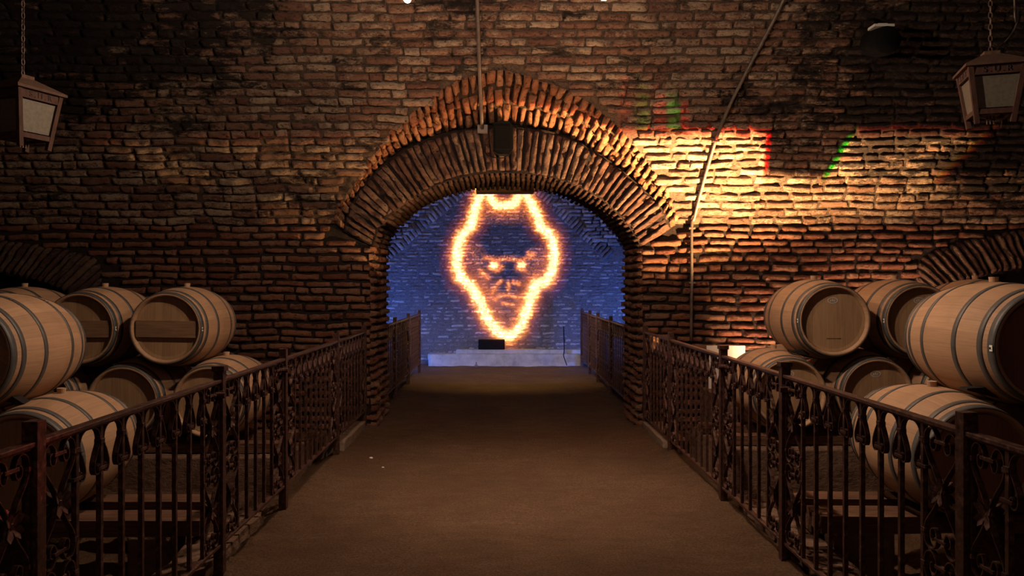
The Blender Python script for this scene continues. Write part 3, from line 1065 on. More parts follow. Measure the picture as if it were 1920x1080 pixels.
def make_barrel(kind, label, group):
    root = empty('wine_barrel', (0, 0, 0), label, 'barrel', group)
    bm = bmesh.new()
    h = BL / 2
    prof = [(-h + 0.045, RH - 0.034), (-h + 0.004, RH - 0.020), (-h, RH - 0.014), (-h, RH - 0.003), (-h + 0.004, RH)]
    n = 26
    prof += [(-h + 0.006 + (BL - 0.012) * i / n, rad(-h + 0.006 + (BL - 0.012) * i / n)) for i in range(n + 1)]
    prof += [(h, RH - 0.003), (h, RH - 0.014), (h - 0.045, RH - 0.034)]
    lathe_y(bm, prof, 84, uv=True)
    body = from_bm('staves', bm, M_STAVE, root)
    # hoops
    for cy, w in ((-0.436, 0.046), (-0.360, 0.036), (-0.165, 0.036), (0.165, 0.036), (0.360, 0.036), (0.436, 0.046)):
        bm = bmesh.new()
        y0, y1 = cy - w / 2, cy + w / 2
        pr = [(y0, rad(y0) - 0.002), (y0, rad(y0) + 0.0028), (y1, rad(y1) + 0.0028), (y1, rad(y1) - 0.002)]
        lathe_y(bm, pr, 84, closed=True)
        for k in (0.35, 0.42):                       # rivets
            for dy in (-0.008, 0.008):
                a = k + 1.1 * (1 if cy > 0 else 0.9)
                r = rad(cy) + 0.003
                c = Vector((r * math.sin(a), cy + dy, r * math.cos(a)))
                bmesh.ops.create_icosphere(bm, subdivisions=1, radius=0.0045, matrix=Matrix.Translation(c))
        ho = from_bm('hoop', bm, M_HOOP, root)
        for p in ho.data.polygons: p.use_smooth = False if len(p.vertices) == 4 and False else p.use_smooth
    # heads: nine boards, the joints are in the material
    for sgn, nm in ((-1, 'barrel_head'), (1, 'barrel_head')):
        bm = bmesh.new()
        R = RH - 0.031
        yy = sgn * (h - 0.036)
        lay = bm.loops.layers.uv.new('UVMap')
        prev = None
        ctr = bm.verts.new((0, yy, 0))
        rings = []
        for rr, dy in ((0.5 * R, 0), (0.9 * R, 0), (R, 0.004)):
            rings.append([bm.verts.new((rr * math.sin(2 * PI * k / 48), yy + (-sgn) * dy * -1, rr * math.cos(2 * PI * k / 48))) for k in range(48)])
        for k in range(48):
            bm.faces.new((ctr, rings[0][k], rings[0][(k + 1) % 48]))
            for a, b in zip(rings, rings[1:]):
                bm.faces.new((a[k], a[(k + 1) % 48], b[(k + 1) % 48], b[k]))
        for f in bm.faces:
            for lp in f.loops:
                lp[lay].uv = (lp.vert.co.x / 0.6 + 0.5, lp.vert.co.z)
        hd = from_bm(nm, bm, M_HEADD if kind == 'dark' else M_HEAD, root)
        if sgn < 0 and kind == 'emblem':
            bm = bmesh.new()
            outer = [(0.043 * math.cos(2 * PI * k / 28), 0.026 * math.sin(2 * PI * k / 28)) for k in range(28)]
            cc = Vector((-0.005, yy - 0.0012, 0.165))
            vs = [bm.verts.new(cc + Vector((x, 0, z))) for x, z in outer]
            vi = [bm.verts.new(cc + Vector((x * 0.80, 0, z * 0.74))) for x, z in outer]
            for k in range(28):
                bm.faces.new((vs[k], vs[(k + 1) % 28], vi[(k + 1) % 28], vi[k]))
            # small crest in the oval
            for dx in (-0.016, 0.0, 0.016):
                bx(bm, cc + Vector((dx - 0.005, -0.0004, -0.008)), cc + Vector((dx + 0.005, 0.0006, 0.011 - abs(dx) * 0.3)))
            bx(bm, cc + Vector((-0.022, -0.0004, -0.013)), cc + Vector((0.022, 0.0006, -0.010)))
            s = from_bm('oval_stamp', bm, M_STAMP, hd)
            s['label'] = 'pale oval emblem stamped on the head'
            bm = bmesh.new()
            x = -0.055
            while x < 0.055:
                w = rnd.uniform(0.004, 0.009)
                bx(bm, (x, yy - 0.0015, -0.150), (x + w, yy - 0.0005, -0.143)); x += w + 0.003
            from_bm('branded_lettering', bm, simple('branding', (0.13, 0.07, 0.04), 0.9) if 'branding' not in MATS else MATS['branding'], hd)
        if sgn < 0 and kind == 'crossbar':
            bm = bmesh.new()
            zt, zb = 0.065, -0.072
            xt = math.sqrt(R * R - zt * zt) - 0.004
            xb = math.sqrt(R * R - zb * zb) - 0.004
            pts = [(-xb, zb), (xb, zb), (xt, zt), (-xt, zt)]
            f = [bm.verts.new((x, yy - 0.022, z)) for x, z in pts]
            bk = [bm.verts.new((x, yy + 0.001, z)) for x, z in pts]
            bm.faces.new(f)
            for k in range(4): bm.faces.new((f[k], f[(k + 1) % 4], bk[(k + 1) % 4], bk[k]))
            s = from_bm('crossbar', bm, simple('brace_wood', (0.27, 0.155, 0.085), 0.8, 0, 0.2, 0.6, 12, 0.004, (0.4, 1, 4)), hd)
            s['label'] = 'horizontal wooden brace across the head'
    # bung
    bm = bmesh.new()
    tube(bm, [(0, 0, RB - 0.01), (0, 0, RB + 0.030)], [0.023, 0.027], 16)
    from_bm('bung', bm, M_BUNG, root)
    # paper sticker on the first hoop
    bm = bmesh.new()
    a0 = -PI / 2 if kind in ('emblem', 'dark') else PI / 2
    r = rad(-0.436) + 0.0045
    cells = []
    for i in range(5):
        aa = a0 + (i - 2) * 0.028
        cells.append([bm.verts.new((r * math.sin(aa), yv, r * math.cos(aa))) for yv in (-0.452, -0.412)])
    for p, q in zip(cells, cells[1:]): bm.faces.new((p[0], p[1], q[1], q[0]))
    st = from_bm('paper_sticker', bm, M_PAPER, root)
    bm = bmesh.new()
    for i in range(7):
        yv = -0.443 + i * 0.0040
        aa = a0
        c = Vector((math.sin(aa), 0, math.cos(aa))) * (r + 0.0006)
        bx(bm, (c.x - 0.0004, yv, c.z - 0.006), (c.x + 0.0004, yv + 0.0016, c.z + 0.006))
    from_bm('barcode', bm, M_INK, st)
    return root

protos = {}
def place_barrel(kind, x, yfront, z, label, group, yaw=0.0, roll=0.0):
    if kind not in protos:
        b = make_barrel(kind, label, group); protos[kind] = b
    else:
        b = copy_thing(protos[kind]); tag(b, label, 'barrel', group)
    b.location = (x, yfront + BL / 2, z)
    b.rotation_euler = (0, math.radians(roll), math.radians(yaw))
    return b

GLN, GLF = 'barrels near on the left', 'barrels by the wall on the left'
GRN, GRF = 'barrels near on the right', 'barrels by the wall on the right'
LF = 6.43
place_barrel('plain', -3.015, 4.33, 1.165, 'large pale barrel cut by the left edge, upper of the near left stack', GLN, yaw=4, roll=-55)
place_barrel('plain', -2.672, 4.33, 0.560, 'pale barrel low behind the nearest left railing panel, bung on top', GLN, yaw=3, roll=2)
place_barrel('plain', -3.368, 4.33, 0.560, 'barrel at the left edge under the large pale one, mostly cut off', GLN, yaw=3, roll=2)
place_barrel('crossbar', -2.735, LF, 1.205, 'upper left barrel with braced head, nearest to the arch', GLF, yaw=1, roll=1)
place_barrel('crossbar', -3.443, LF, 1.205, 'upper left barrel with braced head, second from the arch', GLF, yaw=1)
place_barrel('plain', -4.145, LF, 1.205, 'barrel top peeping out behind the large pale one at the left edge', GLF, yaw=1)
place_barrel('plain', -2.385, LF, 0.605, 'lower left barrel behind the railing, nearest to the arch', GLF, yaw=1)
place_barrel('plain', -3.087, LF, 0.605, 'lower left barrel under and between the two braced upper ones', GLF, yaw=1)
place_barrel('plain', -3.790, LF, 0.605, 'lower left barrel glimpsed below the large pale one', GLF, yaw=1)
place_barrel('plain', -4.490, LF, 0.605, 'lower left barrel farthest from the arch, hidden in the stack', GLF, yaw=1)
place_barrel('dark', 2.860, 4.10, 1.232, 'large pale barrel cut by the right edge, upper of the near right stack', GRN, yaw=0, roll=-1)
place_barrel('dark', 2.508, 4.10, 0.630, 'pale barrel low behind the right railing, bung on top', GRN, yaw=0, roll=-2)
place_barrel('dark', 3.212, 4.10, 0.630, 'dark barrel head at the right edge under the large pale barrel', GRN, yaw=0)
place_barrel('emblem', 2.740, LF, 1.270, 'upper right barrel nearest to the arch, emblem on its full round head', GRF, yaw=-1)
place_barrel('emblem', 3.445, LF, 1.270, 'upper right barrel second from the arch, tucked beside the large one', GRF, yaw=-1)
place_barrel('emblem', 4.150, LF, 1.270, 'upper right barrel peeping out above the large pale one', GRF)
place_barrel('emblem', 2.390, LF, 0.668, 'lower right barrel behind the railing, nearest to the arch', GRF, yaw=-2)
place_barrel('emblem', 3.092, LF, 0.668, 'lower right barrel with emblem under and between the two upper ones', GRF, yaw=-1)
place_barrel('emblem', 3.795, LF, 0.668, 'lower right barrel glimpsed below the large pale one', GRF)
place_barrel('emblem', 4.497, LF, 0.668, 'lower right barrel farthest from the arch, hidden in the stack', GRF)

# wedges between the barrels
def wedge(loc, rz, s, label, mt, name='barrel_chock'):
    bm = bmesh.new()
    w, l, h = 0.07 * s, 0.16 * s, 0.06 * s
    f = [bm.verts.new((x, y, z)) for x, y, z in ((-l / 2, -w / 2, 0), (l / 2, -w / 2, 0), (l / 2, -w / 2, h), (-l / 2, -w / 2, 0.01))]
    k = [bm.verts.new((v.co.x, w / 2, v.co.z)) for v in f]
    bm.faces.new(f); bm.faces.new(k[::-1])
    for i in range(4): bm.faces.new((f[i], f[(i + 1) % 4], k[(i + 1) % 4], k[i]))
    o = from_bm(name, bm, mt)
    o.location = loc; o.rotation_euler = rz
    return tag(o, label, 'wedge', 'wedges holding the upper barrels')
wedge((2.620, 4.32, 0.965), (0, 0.25, 0), 1.1, 'black wedge under the near upper right barrel', M_DARKW)
wedge((2.505, 6.62, 0.985), (0, 0.15, 0), 0.95, 'black wedge under the upper right barrel nearest to the arch', M_DARKW)
wedge((2.455, 6.98, 1.000), (0, 0.15, 0), 0.95, 'pale wedge beside the upper right barrel nearest to the arch', M_BUNG)
wedge((-2.800, 4.55, 0.886), (0, -0.25, PI), 1.1, 'dark wedge under the near upper left barrel', M_DARKW)

# timbers and masonry under the barrels
def timber(x0, x1, y0, y1, z0, z1, label, group='timber bearers under the barrels'):
    bm = bmesh.new()
    n = 16
    for j in range(1):
        rings = []
        for i in range(n + 1):
            x = x0 + (x1 - x0) * i / n
            w = lambda k: 0.010 * noise.noise(Vector((x * 3, k * 7.0, z0 * 5)))
            rings.append([bm.verts.new((x, y0 + w(1), z0 + w(2))), bm.verts.new((x, y1 + w(3), z0 + w(4))), bm.verts.new((x, y1 + w(5), z1 - 0.006 + abs(w(6)) * 0.4)), bm.verts.new((x, y0 + w(7), z1 - 0.006 + abs(w(8)) * 0.4))])
        for a, b in zip(rings, rings[1:]):
            for k in range(4): bm.faces.new((a[k], a[(k + 1) % 4], b[(k + 1) % 4], b[k]))
        bm.faces.new(rings[0]); bm.faces.new(rings[-1][::-1])
    o = from_bm('timber_beam', bm, M_TIMBER)
    return tag(o, label, 'beam', group)
timber(1.78, 4.6, 4.36, 4.58, 0.185, 0.283, 'weathered timber bearer in front, under the near right barrels')
timber(1.78, 4.6, 4.72, 4.90, 0.195, 0.283, 'darker timber bearer behind, under the near right barrels')
timber(-4.9, -1.72, 4.52, 4.74, 0.115, 0.212, 'weathered timber bearer in front, under the near left barrels')
timber(-4.9, -1.72, 4.92, 5.10, 0.125, 0.212, 'darker timber bearer behind, under the near left barrels')
timber(1.80, 5.2, 6.50, 6.66, 0.245, 0.322, 'timber bearer in front on the right masonry ledge')
timber(1.80, 5.2, 7.00, 7.16, 0.245, 0.322, 'timber bearer at the back on the right masonry ledge')
timber(-5.2, -1.72, 6.50, 6.66, 0.18, 0.259, 'timber bearer in front on the left masonry ledge')
timber(-5.2, -1.72, 7.00, 7.16, 0.18, 0.259, 'timber bearer at the back on the left masonry ledge')

def masonry(name, a, b, label, cat, group=None, mt=None, amp=0.02, cell=0.09):
    bm = bmesh.new()
    bx(bm, a, b)
    for k in range(3):
        pass
    d = Vector(b) - Vector(a)
    cuts = int(min(max(max(abs(d.x), abs(d.y), abs(d.z)) / cell, 3), 30))
    bmesh.ops.subdivide_edges(bm, edges=bm.edges[:], cuts=cuts, use_grid_fill=True)
    for v in bm.verts:
        q = v.co
        v.co = q + Vector((noise.noise(q * 6), noise.noise(q * 6 + Vector((9, 0, 0))), noise.noise(q * 6 + Vector((0, 9, 0))) * 0.5)) * amp + Vector((0, 0, -abs(noise.noise(q * 15)) * amp * 0.4))
    o = from_bm(name, bm, mt or M_PLINTH, smooth=True)
    return tag(o, label, cat, group)
masonry('masonry_ledge', (1.80, 6.36, -0.2), (5.3, 7.4, 0.236), 'rough masonry ledge carrying the right barrels by the wall', 'ledge', None, None, 0.012)
masonry('masonry_ledge', (-5.3, 6.36, -0.2), (-1.72, 7.4, 0.171), 'rough masonry ledge carrying the left barrels by the wall', 'ledge', None, None, 0.012)
for sx, xs, z1, side in ((1, (2.05, 3.05, 4.2), 0.19, 'right'), (-1, (-2.0, -3.1, -4.3), 0.12, 'left')):
    for k, x in enumerate(xs):
        y = 4.34 if sx > 0 else 4.5
        masonry('support_block', (x - 0.12, y, -0.2), (x + 0.12, y + 0.6, z1), 'rough block under the near %s timber bearers, %s one from the path' % (side, ('first', 'second', 'third')[k]), 'block', 'blocks under the bearers', None, 0.008, 0.08)
# kerbs beside the path
masonry('concrete_kerb', (XPL - 0.20, 7.30, -0.15), (XPL + 0.03, 8.50, 0.105), 'low crumbling concrete kerb at the foot of the left railing by the arch', 'kerb', 'kerbs at the foot of the railings', M_CONC, 0.012, 0.05)
masonry('concrete_kerb', (XPR - 0.04, 7.45, -0.15), (XPR + 0.20, 8.55, 0.090), 'low crumbling concrete kerb at the foot of the right railing by the arch', 'kerb', 'kerbs at the foot of the railings', M_CONC, 0.012, 0.05)
masonry('concrete_kerb', (XPL - 0.32, 2.6, -0.15), (XPL - 0.08, 5.20, 0.075), 'rubble kerb at the foot of the near left railing', 'kerb', 'kerbs at the foot of the railings', M_PLINTH, 0.035, 0.09)
masonry('concrete_kerb', (XPR + 0.08, 2.8, -0.15), (XPR + 0.32, 5.50, 0.060), 'rubble kerb at the foot of the near right railing', 'kerb', 'kerbs at the foot of the railings', M_PLINTH, 0.035, 0.09)

# ------------------------------------------------------------------ railings
TOPZ = 1.062
SPC = 0.168
SCW = 0.235
_cache = {}
def cached(key, fn):
    if key not in _cache: _cache[key] = fn()
    return _cache[key]
def mesh_of(bm, m, smooth=False):
    bmesh.ops.recalc_face_normals(bm, faces=bm.faces)
    me = bpy.data.meshes.new('iron_part'); bm.to_mesh(me); bm.free()
    me.materials.append(m)
    if smooth:
        for p in me.polygons: p.use_smooth = True
    return me
def put(name, me, parent, loc):
    o = bpy.data.objects.new(name, me); COL.objects.link(o); o.parent = parent; o.location = loc
    return o

def baluster_mesh(z0, z1):
    bm = bmesh.new()
    bx(bm, (-0.0095, -0.0095, z0), (0.0095, 0.0095, z1), 0.0012)
    bx(bm, (-0.0135, -0.014, 0.972), (0.0135, 0.014, 0.990), 0.001)     # collar
    bx(bm, (-0.0135, -0.030, 0.876), (0.0135, 0.030, 0.888), 0.001)
    return mesh_of(bm, M_IRON)

def loop_mesh():
    """the keyhole loop between two balusters, y from 0 to SPC"""
    bm = bmesh.new()
    s = SPC
    half = [(0.030, 0.892), (0.019, 0.899), (0.013, 0.886), (0.022, 0.868), (0.040, 0.866), (0.052, 0.884), (0.050, 0.910), (0.034, 0.945), (0.016, 0.975), (0.014, 1.000), (0.028, 1.026), (0.056, 1.040)]
    pts = [(0, y, z) for y, z in half] + [(0, s / 2, 1.0435)] + [(0, s - y, z) for y, z in half[::-1]]
    ribbon(bm, catmull(pts, 4), 0.021, 0.0045)
    return mesh_of(bm, M_IRON)

def scroll_mesh(width, z0, z1):
    """two crossed straps per unit ending in curls; y from 0 to width"""
    bm = bmesh.new()
    c = width / 2
    U = (z1 - z0) / 2
    for u in (0, 1):
        zc = z1 - U * (u + 0.5)
        H = U / 2 - 0.004
        for sy in (-1, 1):
            for sz in (-1, 1):
                w = c - 0.014
                arm = [(0.004, 0.02), (0.10, 0.10), (0.45, 0.33), (0.86, 0.56), (1.0, 0.74), (0.90, 0.93), (0.60, 1.0), (0.32, 0.92), (0.22, 0.76), (0.36, 0.64), (0.58, 0.68), (0.60, 0.80), (0.48, 0.84)]
                pts = [(0, c + sy * w * a, zc + sz * H * b) for a, b in arm]
                cp = catmull(pts, 4)
                n = len(cp)
                wd = [0.020 if i < n * 0.45 else 0.018 for i in range(n)]
                ribbon(bm, cp, wd, 0.0048)
        # rosette: four bent petals and a boss
        for k in range(4):
            a = PI / 4 + k * PI / 2
            d = Vector((0, math.cos(a), math.sin(a)))
            sd = Vector((0, -d.z, d.y))
            o = Vector((-0.002, c, zc))
            for face in (-1, 1):
                base = [o + Vector((face * 0.010, 0, 0)) - sd * 0.006, o + Vector((face * 0.010, 0, 0)) + sd * 0.006]
                mid = [o + d * 0.026 + Vector((face * 0.020, 0, 0)) - sd * 0.020, o + d * 0.028 + Vector((face * 0.013, 0, 0)), o + d * 0.026 + Vector((face * 0.020, 0, 0)) + sd * 0.020]
                tip = [o + d * 0.050 + Vector((face * 0.024, 0, 0)) - sd * 0.014, o + d * 0.046 + Vector((face * 0.018, 0, 0)), o + d * 0.050 + Vector((face * 0.024, 0, 0)) + sd * 0.014]
                th = Vector((-face * 0.004, 0, 0))
                def sheet(off):
                    B_ = [bm.verts.new(p + off) for p in base]; M_ = [bm.verts.new(p + off) for p in mid]; T_ = [bm.verts.new(p + off) for p in tip]
                    bm.faces.new((B_[0], M_[0], M_[1], B_[1])); bm.faces.new((B_[1], M_[1], M_[2]))
                    bm.faces.new((M_[0], T_[0], T_[1], M_[1])); bm.faces.new((M_[1], T_[1], T_[2], M_[2]))
                sheet(Vector()); sheet(th)
        bmesh.ops.create_icosphere(bm, subdivisions=1, radius=0.016, matrix=Matrix.Translation((0, c, zc)))
        # clips holding the straps to the uprights
        for sz in (-1, 1):
            for sy in (-1, 1):
                yy = c + sy * (c - 0.010)
                bx(bm, (-0.0125, yy - 0.013, zc + sz * H * 0.74 - 0.008), (0.0125, yy + 0.013, zc + sz * H * 0.74 + 0.008), 0.001)
            bx(bm, (-0.0115, c - 0.035, zc + sz * H * 0.80 - 0.006), (0.0115, c + 0.035, zc + sz * H * 0.80 + 0.006), 0.001)
    return mesh_of(bm, M_IRON)

def railing(name, label, X, ys, zb, posts, cat='railing', group='wrought iron railings along the path', post_z=-0.12, bars=None, inner_sign=1, capped=()):
    root = empty(name, (X, ys[0], 0), label, cat, group)
    y00 = ys[0]
    pm = cached(('post', post_z), lambda: None)
    for k, y in enumerate(ys):
        if not posts[k]: continue
        bm = bmesh.new()
        bx(bm, (-0.025, -0.025, post_z), (0.025, 0.025, 1.125), 0.002)
        if k in capped:
            bx(bm, (-0.033, -0.033, 1.105), (0.033, 0.033, 1.132), 0.002)
        put('post', mesh_of(bm, M_IRON), root, (0, y - y00, 0))
    for k, (ya, yb) in enumerate(zip(ys, ys[1:])):
        y0, y1 = ya + 0.025, yb - 0.025
        L = y1 - y0
        bm = bmesh.new()
        bx(bm, (-0.021, 0, TOPZ - 0.016), (0.021, L, TOPZ), 0.003)
        bx(bm, (-0.013, 0, TOPZ - 0.024), (0.013, L, TOPZ - 0.014), 0.001)
        bx(bm, (-0.016, 0, zb), (0.016, L, zb + 0.014), 0.002)
        for e in (0.008, L - 0.008):
            bx(bm, (-0.008, e - 0.007, zb), (0.008, e + 0.007, TOPZ - 0.01), 0.001)
        fr = mesh_of(bm, M_IRON)
        pn = put('panel_frame', fr, root, (0, y0 - y00, 0))
        gaps = max(int(round((L - 2 * SCW) / SPC)), 1)
        sw = (L - gaps * SPC) / 2
        zt = TOPZ - 0.02
        bmz = cached(('bal', round(zb, 3)), lambda: baluster_mesh(zb + 0.01, zt))
        lm = cached('loop', loop_mesh)
        sm = cached(('scroll', round(sw, 3), round(zb, 3)), lambda: scroll_mesh(sw, zb + 0.014, zt - 0.004))
        put('scrollwork', sm, pn, (0, 0, 0))
        put('scrollwork', sm, pn, (0, L - sw, 0))
        for i in range(gaps + 1):
            put('baluster', bmz, pn, (0, sw + i * SPC, 0))
            if i < gaps: put('keyhole_loop', lm, pn, (0, sw + i * SPC, 0))
    return root

LY = [0.86, 2.50, 4.16, 5.38, 7.13, 8.585]
RY = [1.05, 2.68, 4.39, 5.60, 7.31, 8.585]
RL = railing('iron_railing', 'long dark wrought iron railing along the left of the path, in front of the arch', XPL, LY, 0.185, [0, 1, 1, 1, 1, 1], capped=(2,))
RR = railing('iron_railing', 'long dark wrought iron railing along the right of the path, in front of the arch', XPR, RY, 0.120, [0, 1, 1, 1, 1, 1], capped=(2, 3))
RBL = railing('iron_railing', 'short iron railing left of the path beyond the arch', -1.440, [9.80, 10.85, 12.45, 14.15], 0.17, [1, 1, 1, 1])
RBR = railing('iron_railing', 'short iron railing right of the path beyond the arch', 1.590, [9.80, 11.30, 12.80, 13.96, 15.28], 0.13, [1, 1, 1, 1, 1])
# clamps with a bolt beside the posts where panels meet
def clamp(root, y, sgn):
    bm = bmesh.new()
    tube(bm, [(sgn * 0.0, y - 0.10, 0.985), (sgn * 0.0, y + 0.10, 0.985)], 0.012, 10)
    bx(bm, (-0.034, y - 0.040, 0.965), (0.034, y - 0.020, 1.005), 0.002)
    bx(bm, (-0.034, y + 0.032, 0.965), (0.034, y + 0.052, 1.005), 0.002)
    tube(bm, [(sgn * 0.05, y - 0.06, 0.985), (sgn * -0.03, y - 0.06, 0.985)], 0.017, 10)
    o = from_bm('clamp', bm, M_IRON, root)
    return o
clamp(RL, 4.16 - LY[0], 1); clamp(RL, 5.38 - LY[0], 1)
clamp(RR, 4.39 - RY[0], -1); clamp(RR, 5.60 - RY[0], -1)

# ------------------------------------------------------------------ lanterns
def lantern(loc, rz, label, letters):
    root = empty('hanging_lantern', loc, label, 'lantern', 'wooden lanterns hanging on chains', rz)
    T, Bt, H = 0.158, 0.115, 0.315       # half widths at top and bottom
    def corner(sx, sy, z):              # z from 0 (bottom rail) to H
        w = Bt + (T - Bt) * z / H
        return Vector((sx * w, sy * w, z))
    bm = bmesh.new()
    for sx, sy in ((-1, -1), (1, -1), (1, 1), (-1, 1)):
        bar(bm, corner(sx, sy, -0.065), corner(sx, sy, H), 0.030, 0.030, Vector((1, 0.01, 0)))
    cs = ((-1, -1), (1, -1), (1, 1), (-1, 1))
    for k in range(4):
        a, b = cs[k], cs[(k + 1) % 4]
        bar(bm, corner(*a, 0.012), corner(*b, 0.012), 0.024, 0.034)
        bar(bm, corner(*a, H - 0.03), corner(*b, H - 0.03), 0.022, 0.060)
    from_bm('frame', bm, M_LWOOD, root)
    bm = bmesh.new()
    e = 0.192
    base = [bm.verts.new((sx * e, sy * e, H)) for sx, sy in cs]
    b2 = [bm.verts.new((sx * e, sy * e, H + 0.018)) for sx, sy in cs]
    top = [bm.verts.new((sx * 0.055, sy * 0.055, H + 0.100)) for sx, sy in cs]
    for k in range(4):
        bm.faces.new((base[k], base[(k + 1) % 4], b2[(k + 1) % 4], b2[k]))
        bm.faces.new((b2[k], b2[(k + 1) % 4], top[(k + 1) % 4], top[k]))
    bm.faces.new(base[::-1]); bm.faces.new(top)
    bx(bm, (-0.05, -0.05, H + 0.098), (0.05, 0.05, H + 0.125), 0.004)
    from_bm('roof', bm, M_LROOF, root)
    for k in range(4):
        a, b = cs[k], cs[(k + 1) % 4]
        bm = bmesh.new()
        inn = 0.985
        q = [corner(*a, 0.03), corner(*b, 0.03), corner(*b, H - 0.06), corner(*a, H - 0.06)]
        ctr = sum(q, Vector()) / 4
        q = [ctr + (p - ctr) * 0.93 for p in q]
        nn = (q[1] - q[0]).cross(q[3] - q[0]).normalized()
        f = [bm.verts.new(p - nn * 0.002) for p in q]; g2 = [bm.verts.new(p - nn * 0.006) for p in q]
        bm.faces.new(f); bm.faces.new(g2[::-1])
        for i in range(4): bm.faces.new((f[i], f[(i + 1) % 4], g2[(i + 1) % 4], g2[i]))
        from_bm('glass_pane', bm, M_GLASS, root)
        # fretted letters on the head board
        fc = bpy.data.curves.new('carved_letters', 'FONT')
        fc.body = letters; fc.size = 0.054; fc.align_x = 'CENTER'; fc.align_y = 'CENTER'; fc.extrude = 0.002; fc.space_character = 1.5
        to = bpy.data.objects.new('tmp', fc)
        COL.objects.link(to)
        me = bpy.data.meshes.new_from_object(to.evaluated_get(bpy.context.evaluated_depsgraph_get()))
        bpy.data.objects.remove(to)
        me.materials.clear()
        o = link('carved_letters', me, M_INK, root)
        mid = (corner(*a, H - 0.03) + corner(*b, H - 0.03)) / 2
        out = Vector((mid.x, mid.y, 0)).normalized()
        o.location = mid + out * 0.0125
        tan = Vector((0, 0, 1)).cross(out)
        R3 = Matrix((tan, Vector((0, 0, 1)), out)).transposed()
        o.rotation_euler = R3.to_euler()
    # lamp holder below
    bm = bmesh.new()
    for dx in (-0.02, 0.0, 0.02):
        tube(bm, [(dx, 0, -0.055), (dx, 0, 0.03)], 0.006, 8)
    bx(bm, (-0.05, -0.05, 0.0), (0.05, 0.05, 0.012))
    from_bm('bulb_holder', bm, M_STEEL, root)
    # chain up to the vault
    zt = vault_height(loc[1]) - loc[2]
    bm = bmesh.new()
    z = H + 0.12
    k = 0
    while z < zt:
        rr = 0.011
        ring = []
        for i in range(12):
            a = 2 * PI * i / 12
            x, zz = rr * math.cos(a), 0.024 * math.sin(a)
            ring.append(Vector((x, 0, z + 0.022 + zz)) if k % 2 == 0 else Vector((0, x, z + 0.022 + zz)))
        ring.append(ring[0]); 
        tube(bm, ring, 0.0035, 5, cap=False)
        z += 0.040; k += 1
    from_bm('chain', bm, M_STEEL, root)
    return root
def vault_height(y):
    return VZC + math.sqrt(VR ** 2 - (y - VYC) ** 2)
LZ = 5.45
pL = P(43, 262, LZ); pR = P(1857, 218, LZ)
lantern((pL.x, LZ, pL.z + 0.0), math.radians(70), 'old wooden lantern with frosted panes hanging at the left edge', 'S.II.R')
lanR = lantern((pR.x, LZ, pR.z), math.radians(-18), 'old wooden lantern with frosted panes hanging at the right edge', 'S.U.R')
bm = bmesh.new()
q = [P(1856, 100, LZ), P(1870, 92, LZ), P(1892, 70, LZ), P(1906, 45, LZ), P(1908, 15, LZ), P(1902, -20, LZ)]
q.append(Vector((q[-1].x + 0.0, LZ, vault_height(LZ))))
tube(bm, catmull(q, 5), 0.0065, 8)
tag(from_bm('lantern_cable', bm, M_PIPE), 'thin pale cable looping down to the right-hand lantern', 'cable')

# ------------------------------------------------------------------ spot lamps at the top edge
for k, (L, lb) in enumerate(((LAMP_A, 'small lit spotlight at the top edge, left of the centre conduit'), (LAMP_B, 'small lit spotlight at the top edge, right of the centre conduit'))):
    r = empty('ceiling_spotlight', (L.x, L.y, L.z), lb, 'spotlight', 'spotlights at the top edge')
    bm = bmesh.new()
    tube(bm, [(0, 0, 0.16), (0, 0, 0.04), (0, 0, -0.01)], [0.030, 0.042, 0.042], 20)
    tube(bm, [(0, 0, 0.15), (0, 0, vault_height(L.y) - L.z)], 0.008, 8)
    from_bm('housing', bm, M_BLACK, r)
    bm = bmesh.new()
    bmesh.ops.create_uvsphere(bm, u_segments=16, v_segments=8, radius=0.026, matrix=Matrix.Translation((0, 0, -0.03)))
    from_bm('bulb', bm, M_GLOW, r, smooth=True)

# ------------------------------------------------------------------ conduits, boxes, projector boxes
def vault_path(px, off=0.035):
    out = []
    for x, y in px:
        a, s = vault_hit(x, y)
        out.append(vault_pt(a, s, off))
    return out
# centre conduit, from the vault down over the ring to the junction box
bm = bmesh.new()
q = vault_path([(893, -60), (895, 0), (897, 60), (899, 120)], 0.045) + [P(901, 180, 8.10), P(904, 240, 8.50)]
tube(bm, catmull(q, 6), 0.020, 10)
tag(from_bm('metal_conduit', bm, M_PIPE, smooth=True), 'straight conduit running down the vault above the crown of the arch', 'pipe')
bm = bmesh.new()
c = P(905, 243, 8.55)
bx(bm, c + Vector((-0.055, -0.05, -0.045)), c + Vector((0.055, 0.06, 0.045)), 0.006)
jb = from_bm('junction_box', bm, M_GREY)
tag(jb, 'small grey junction box at the foot of the centre conduit', 'junction box')
bm = bmesh.new()
q = vault_path([(1490, -60), (1465, 0), (1435, 60), (1398, 130), (1368, 190), (1345, 245), (1325, 310), (1310, 365), (1300, 405)], 0.05) + [P(1297, 425, WY - 0.07), P(1297, 520, WY - 0.07), P(1296, 640, WY - 0.07)]
tube(bm, catmull(q, 6), 0.017, 10)
cd = from_bm('metal_conduit', bm, M_PIPE, smooth=True)
tag(cd, 'long bent conduit sweeping down the right vault and wall', 'pipe')
for (px, py) in ((1340, 262), (1297, 428), (1297, 530)):
    bm = bmesh.new()
    if py < 410:
        c = vault_path([(px, py)], 0.045)[0]
    else:
        c = P(px, py, WY - 0.055)
    bx(bm, c + Vector((-0.035, -0.03, -0.010)), c + Vector((0.035, 0.055, 0.010)), 0.003)
    from_bm('pipe_clip', bm, M_PIPE, cd)

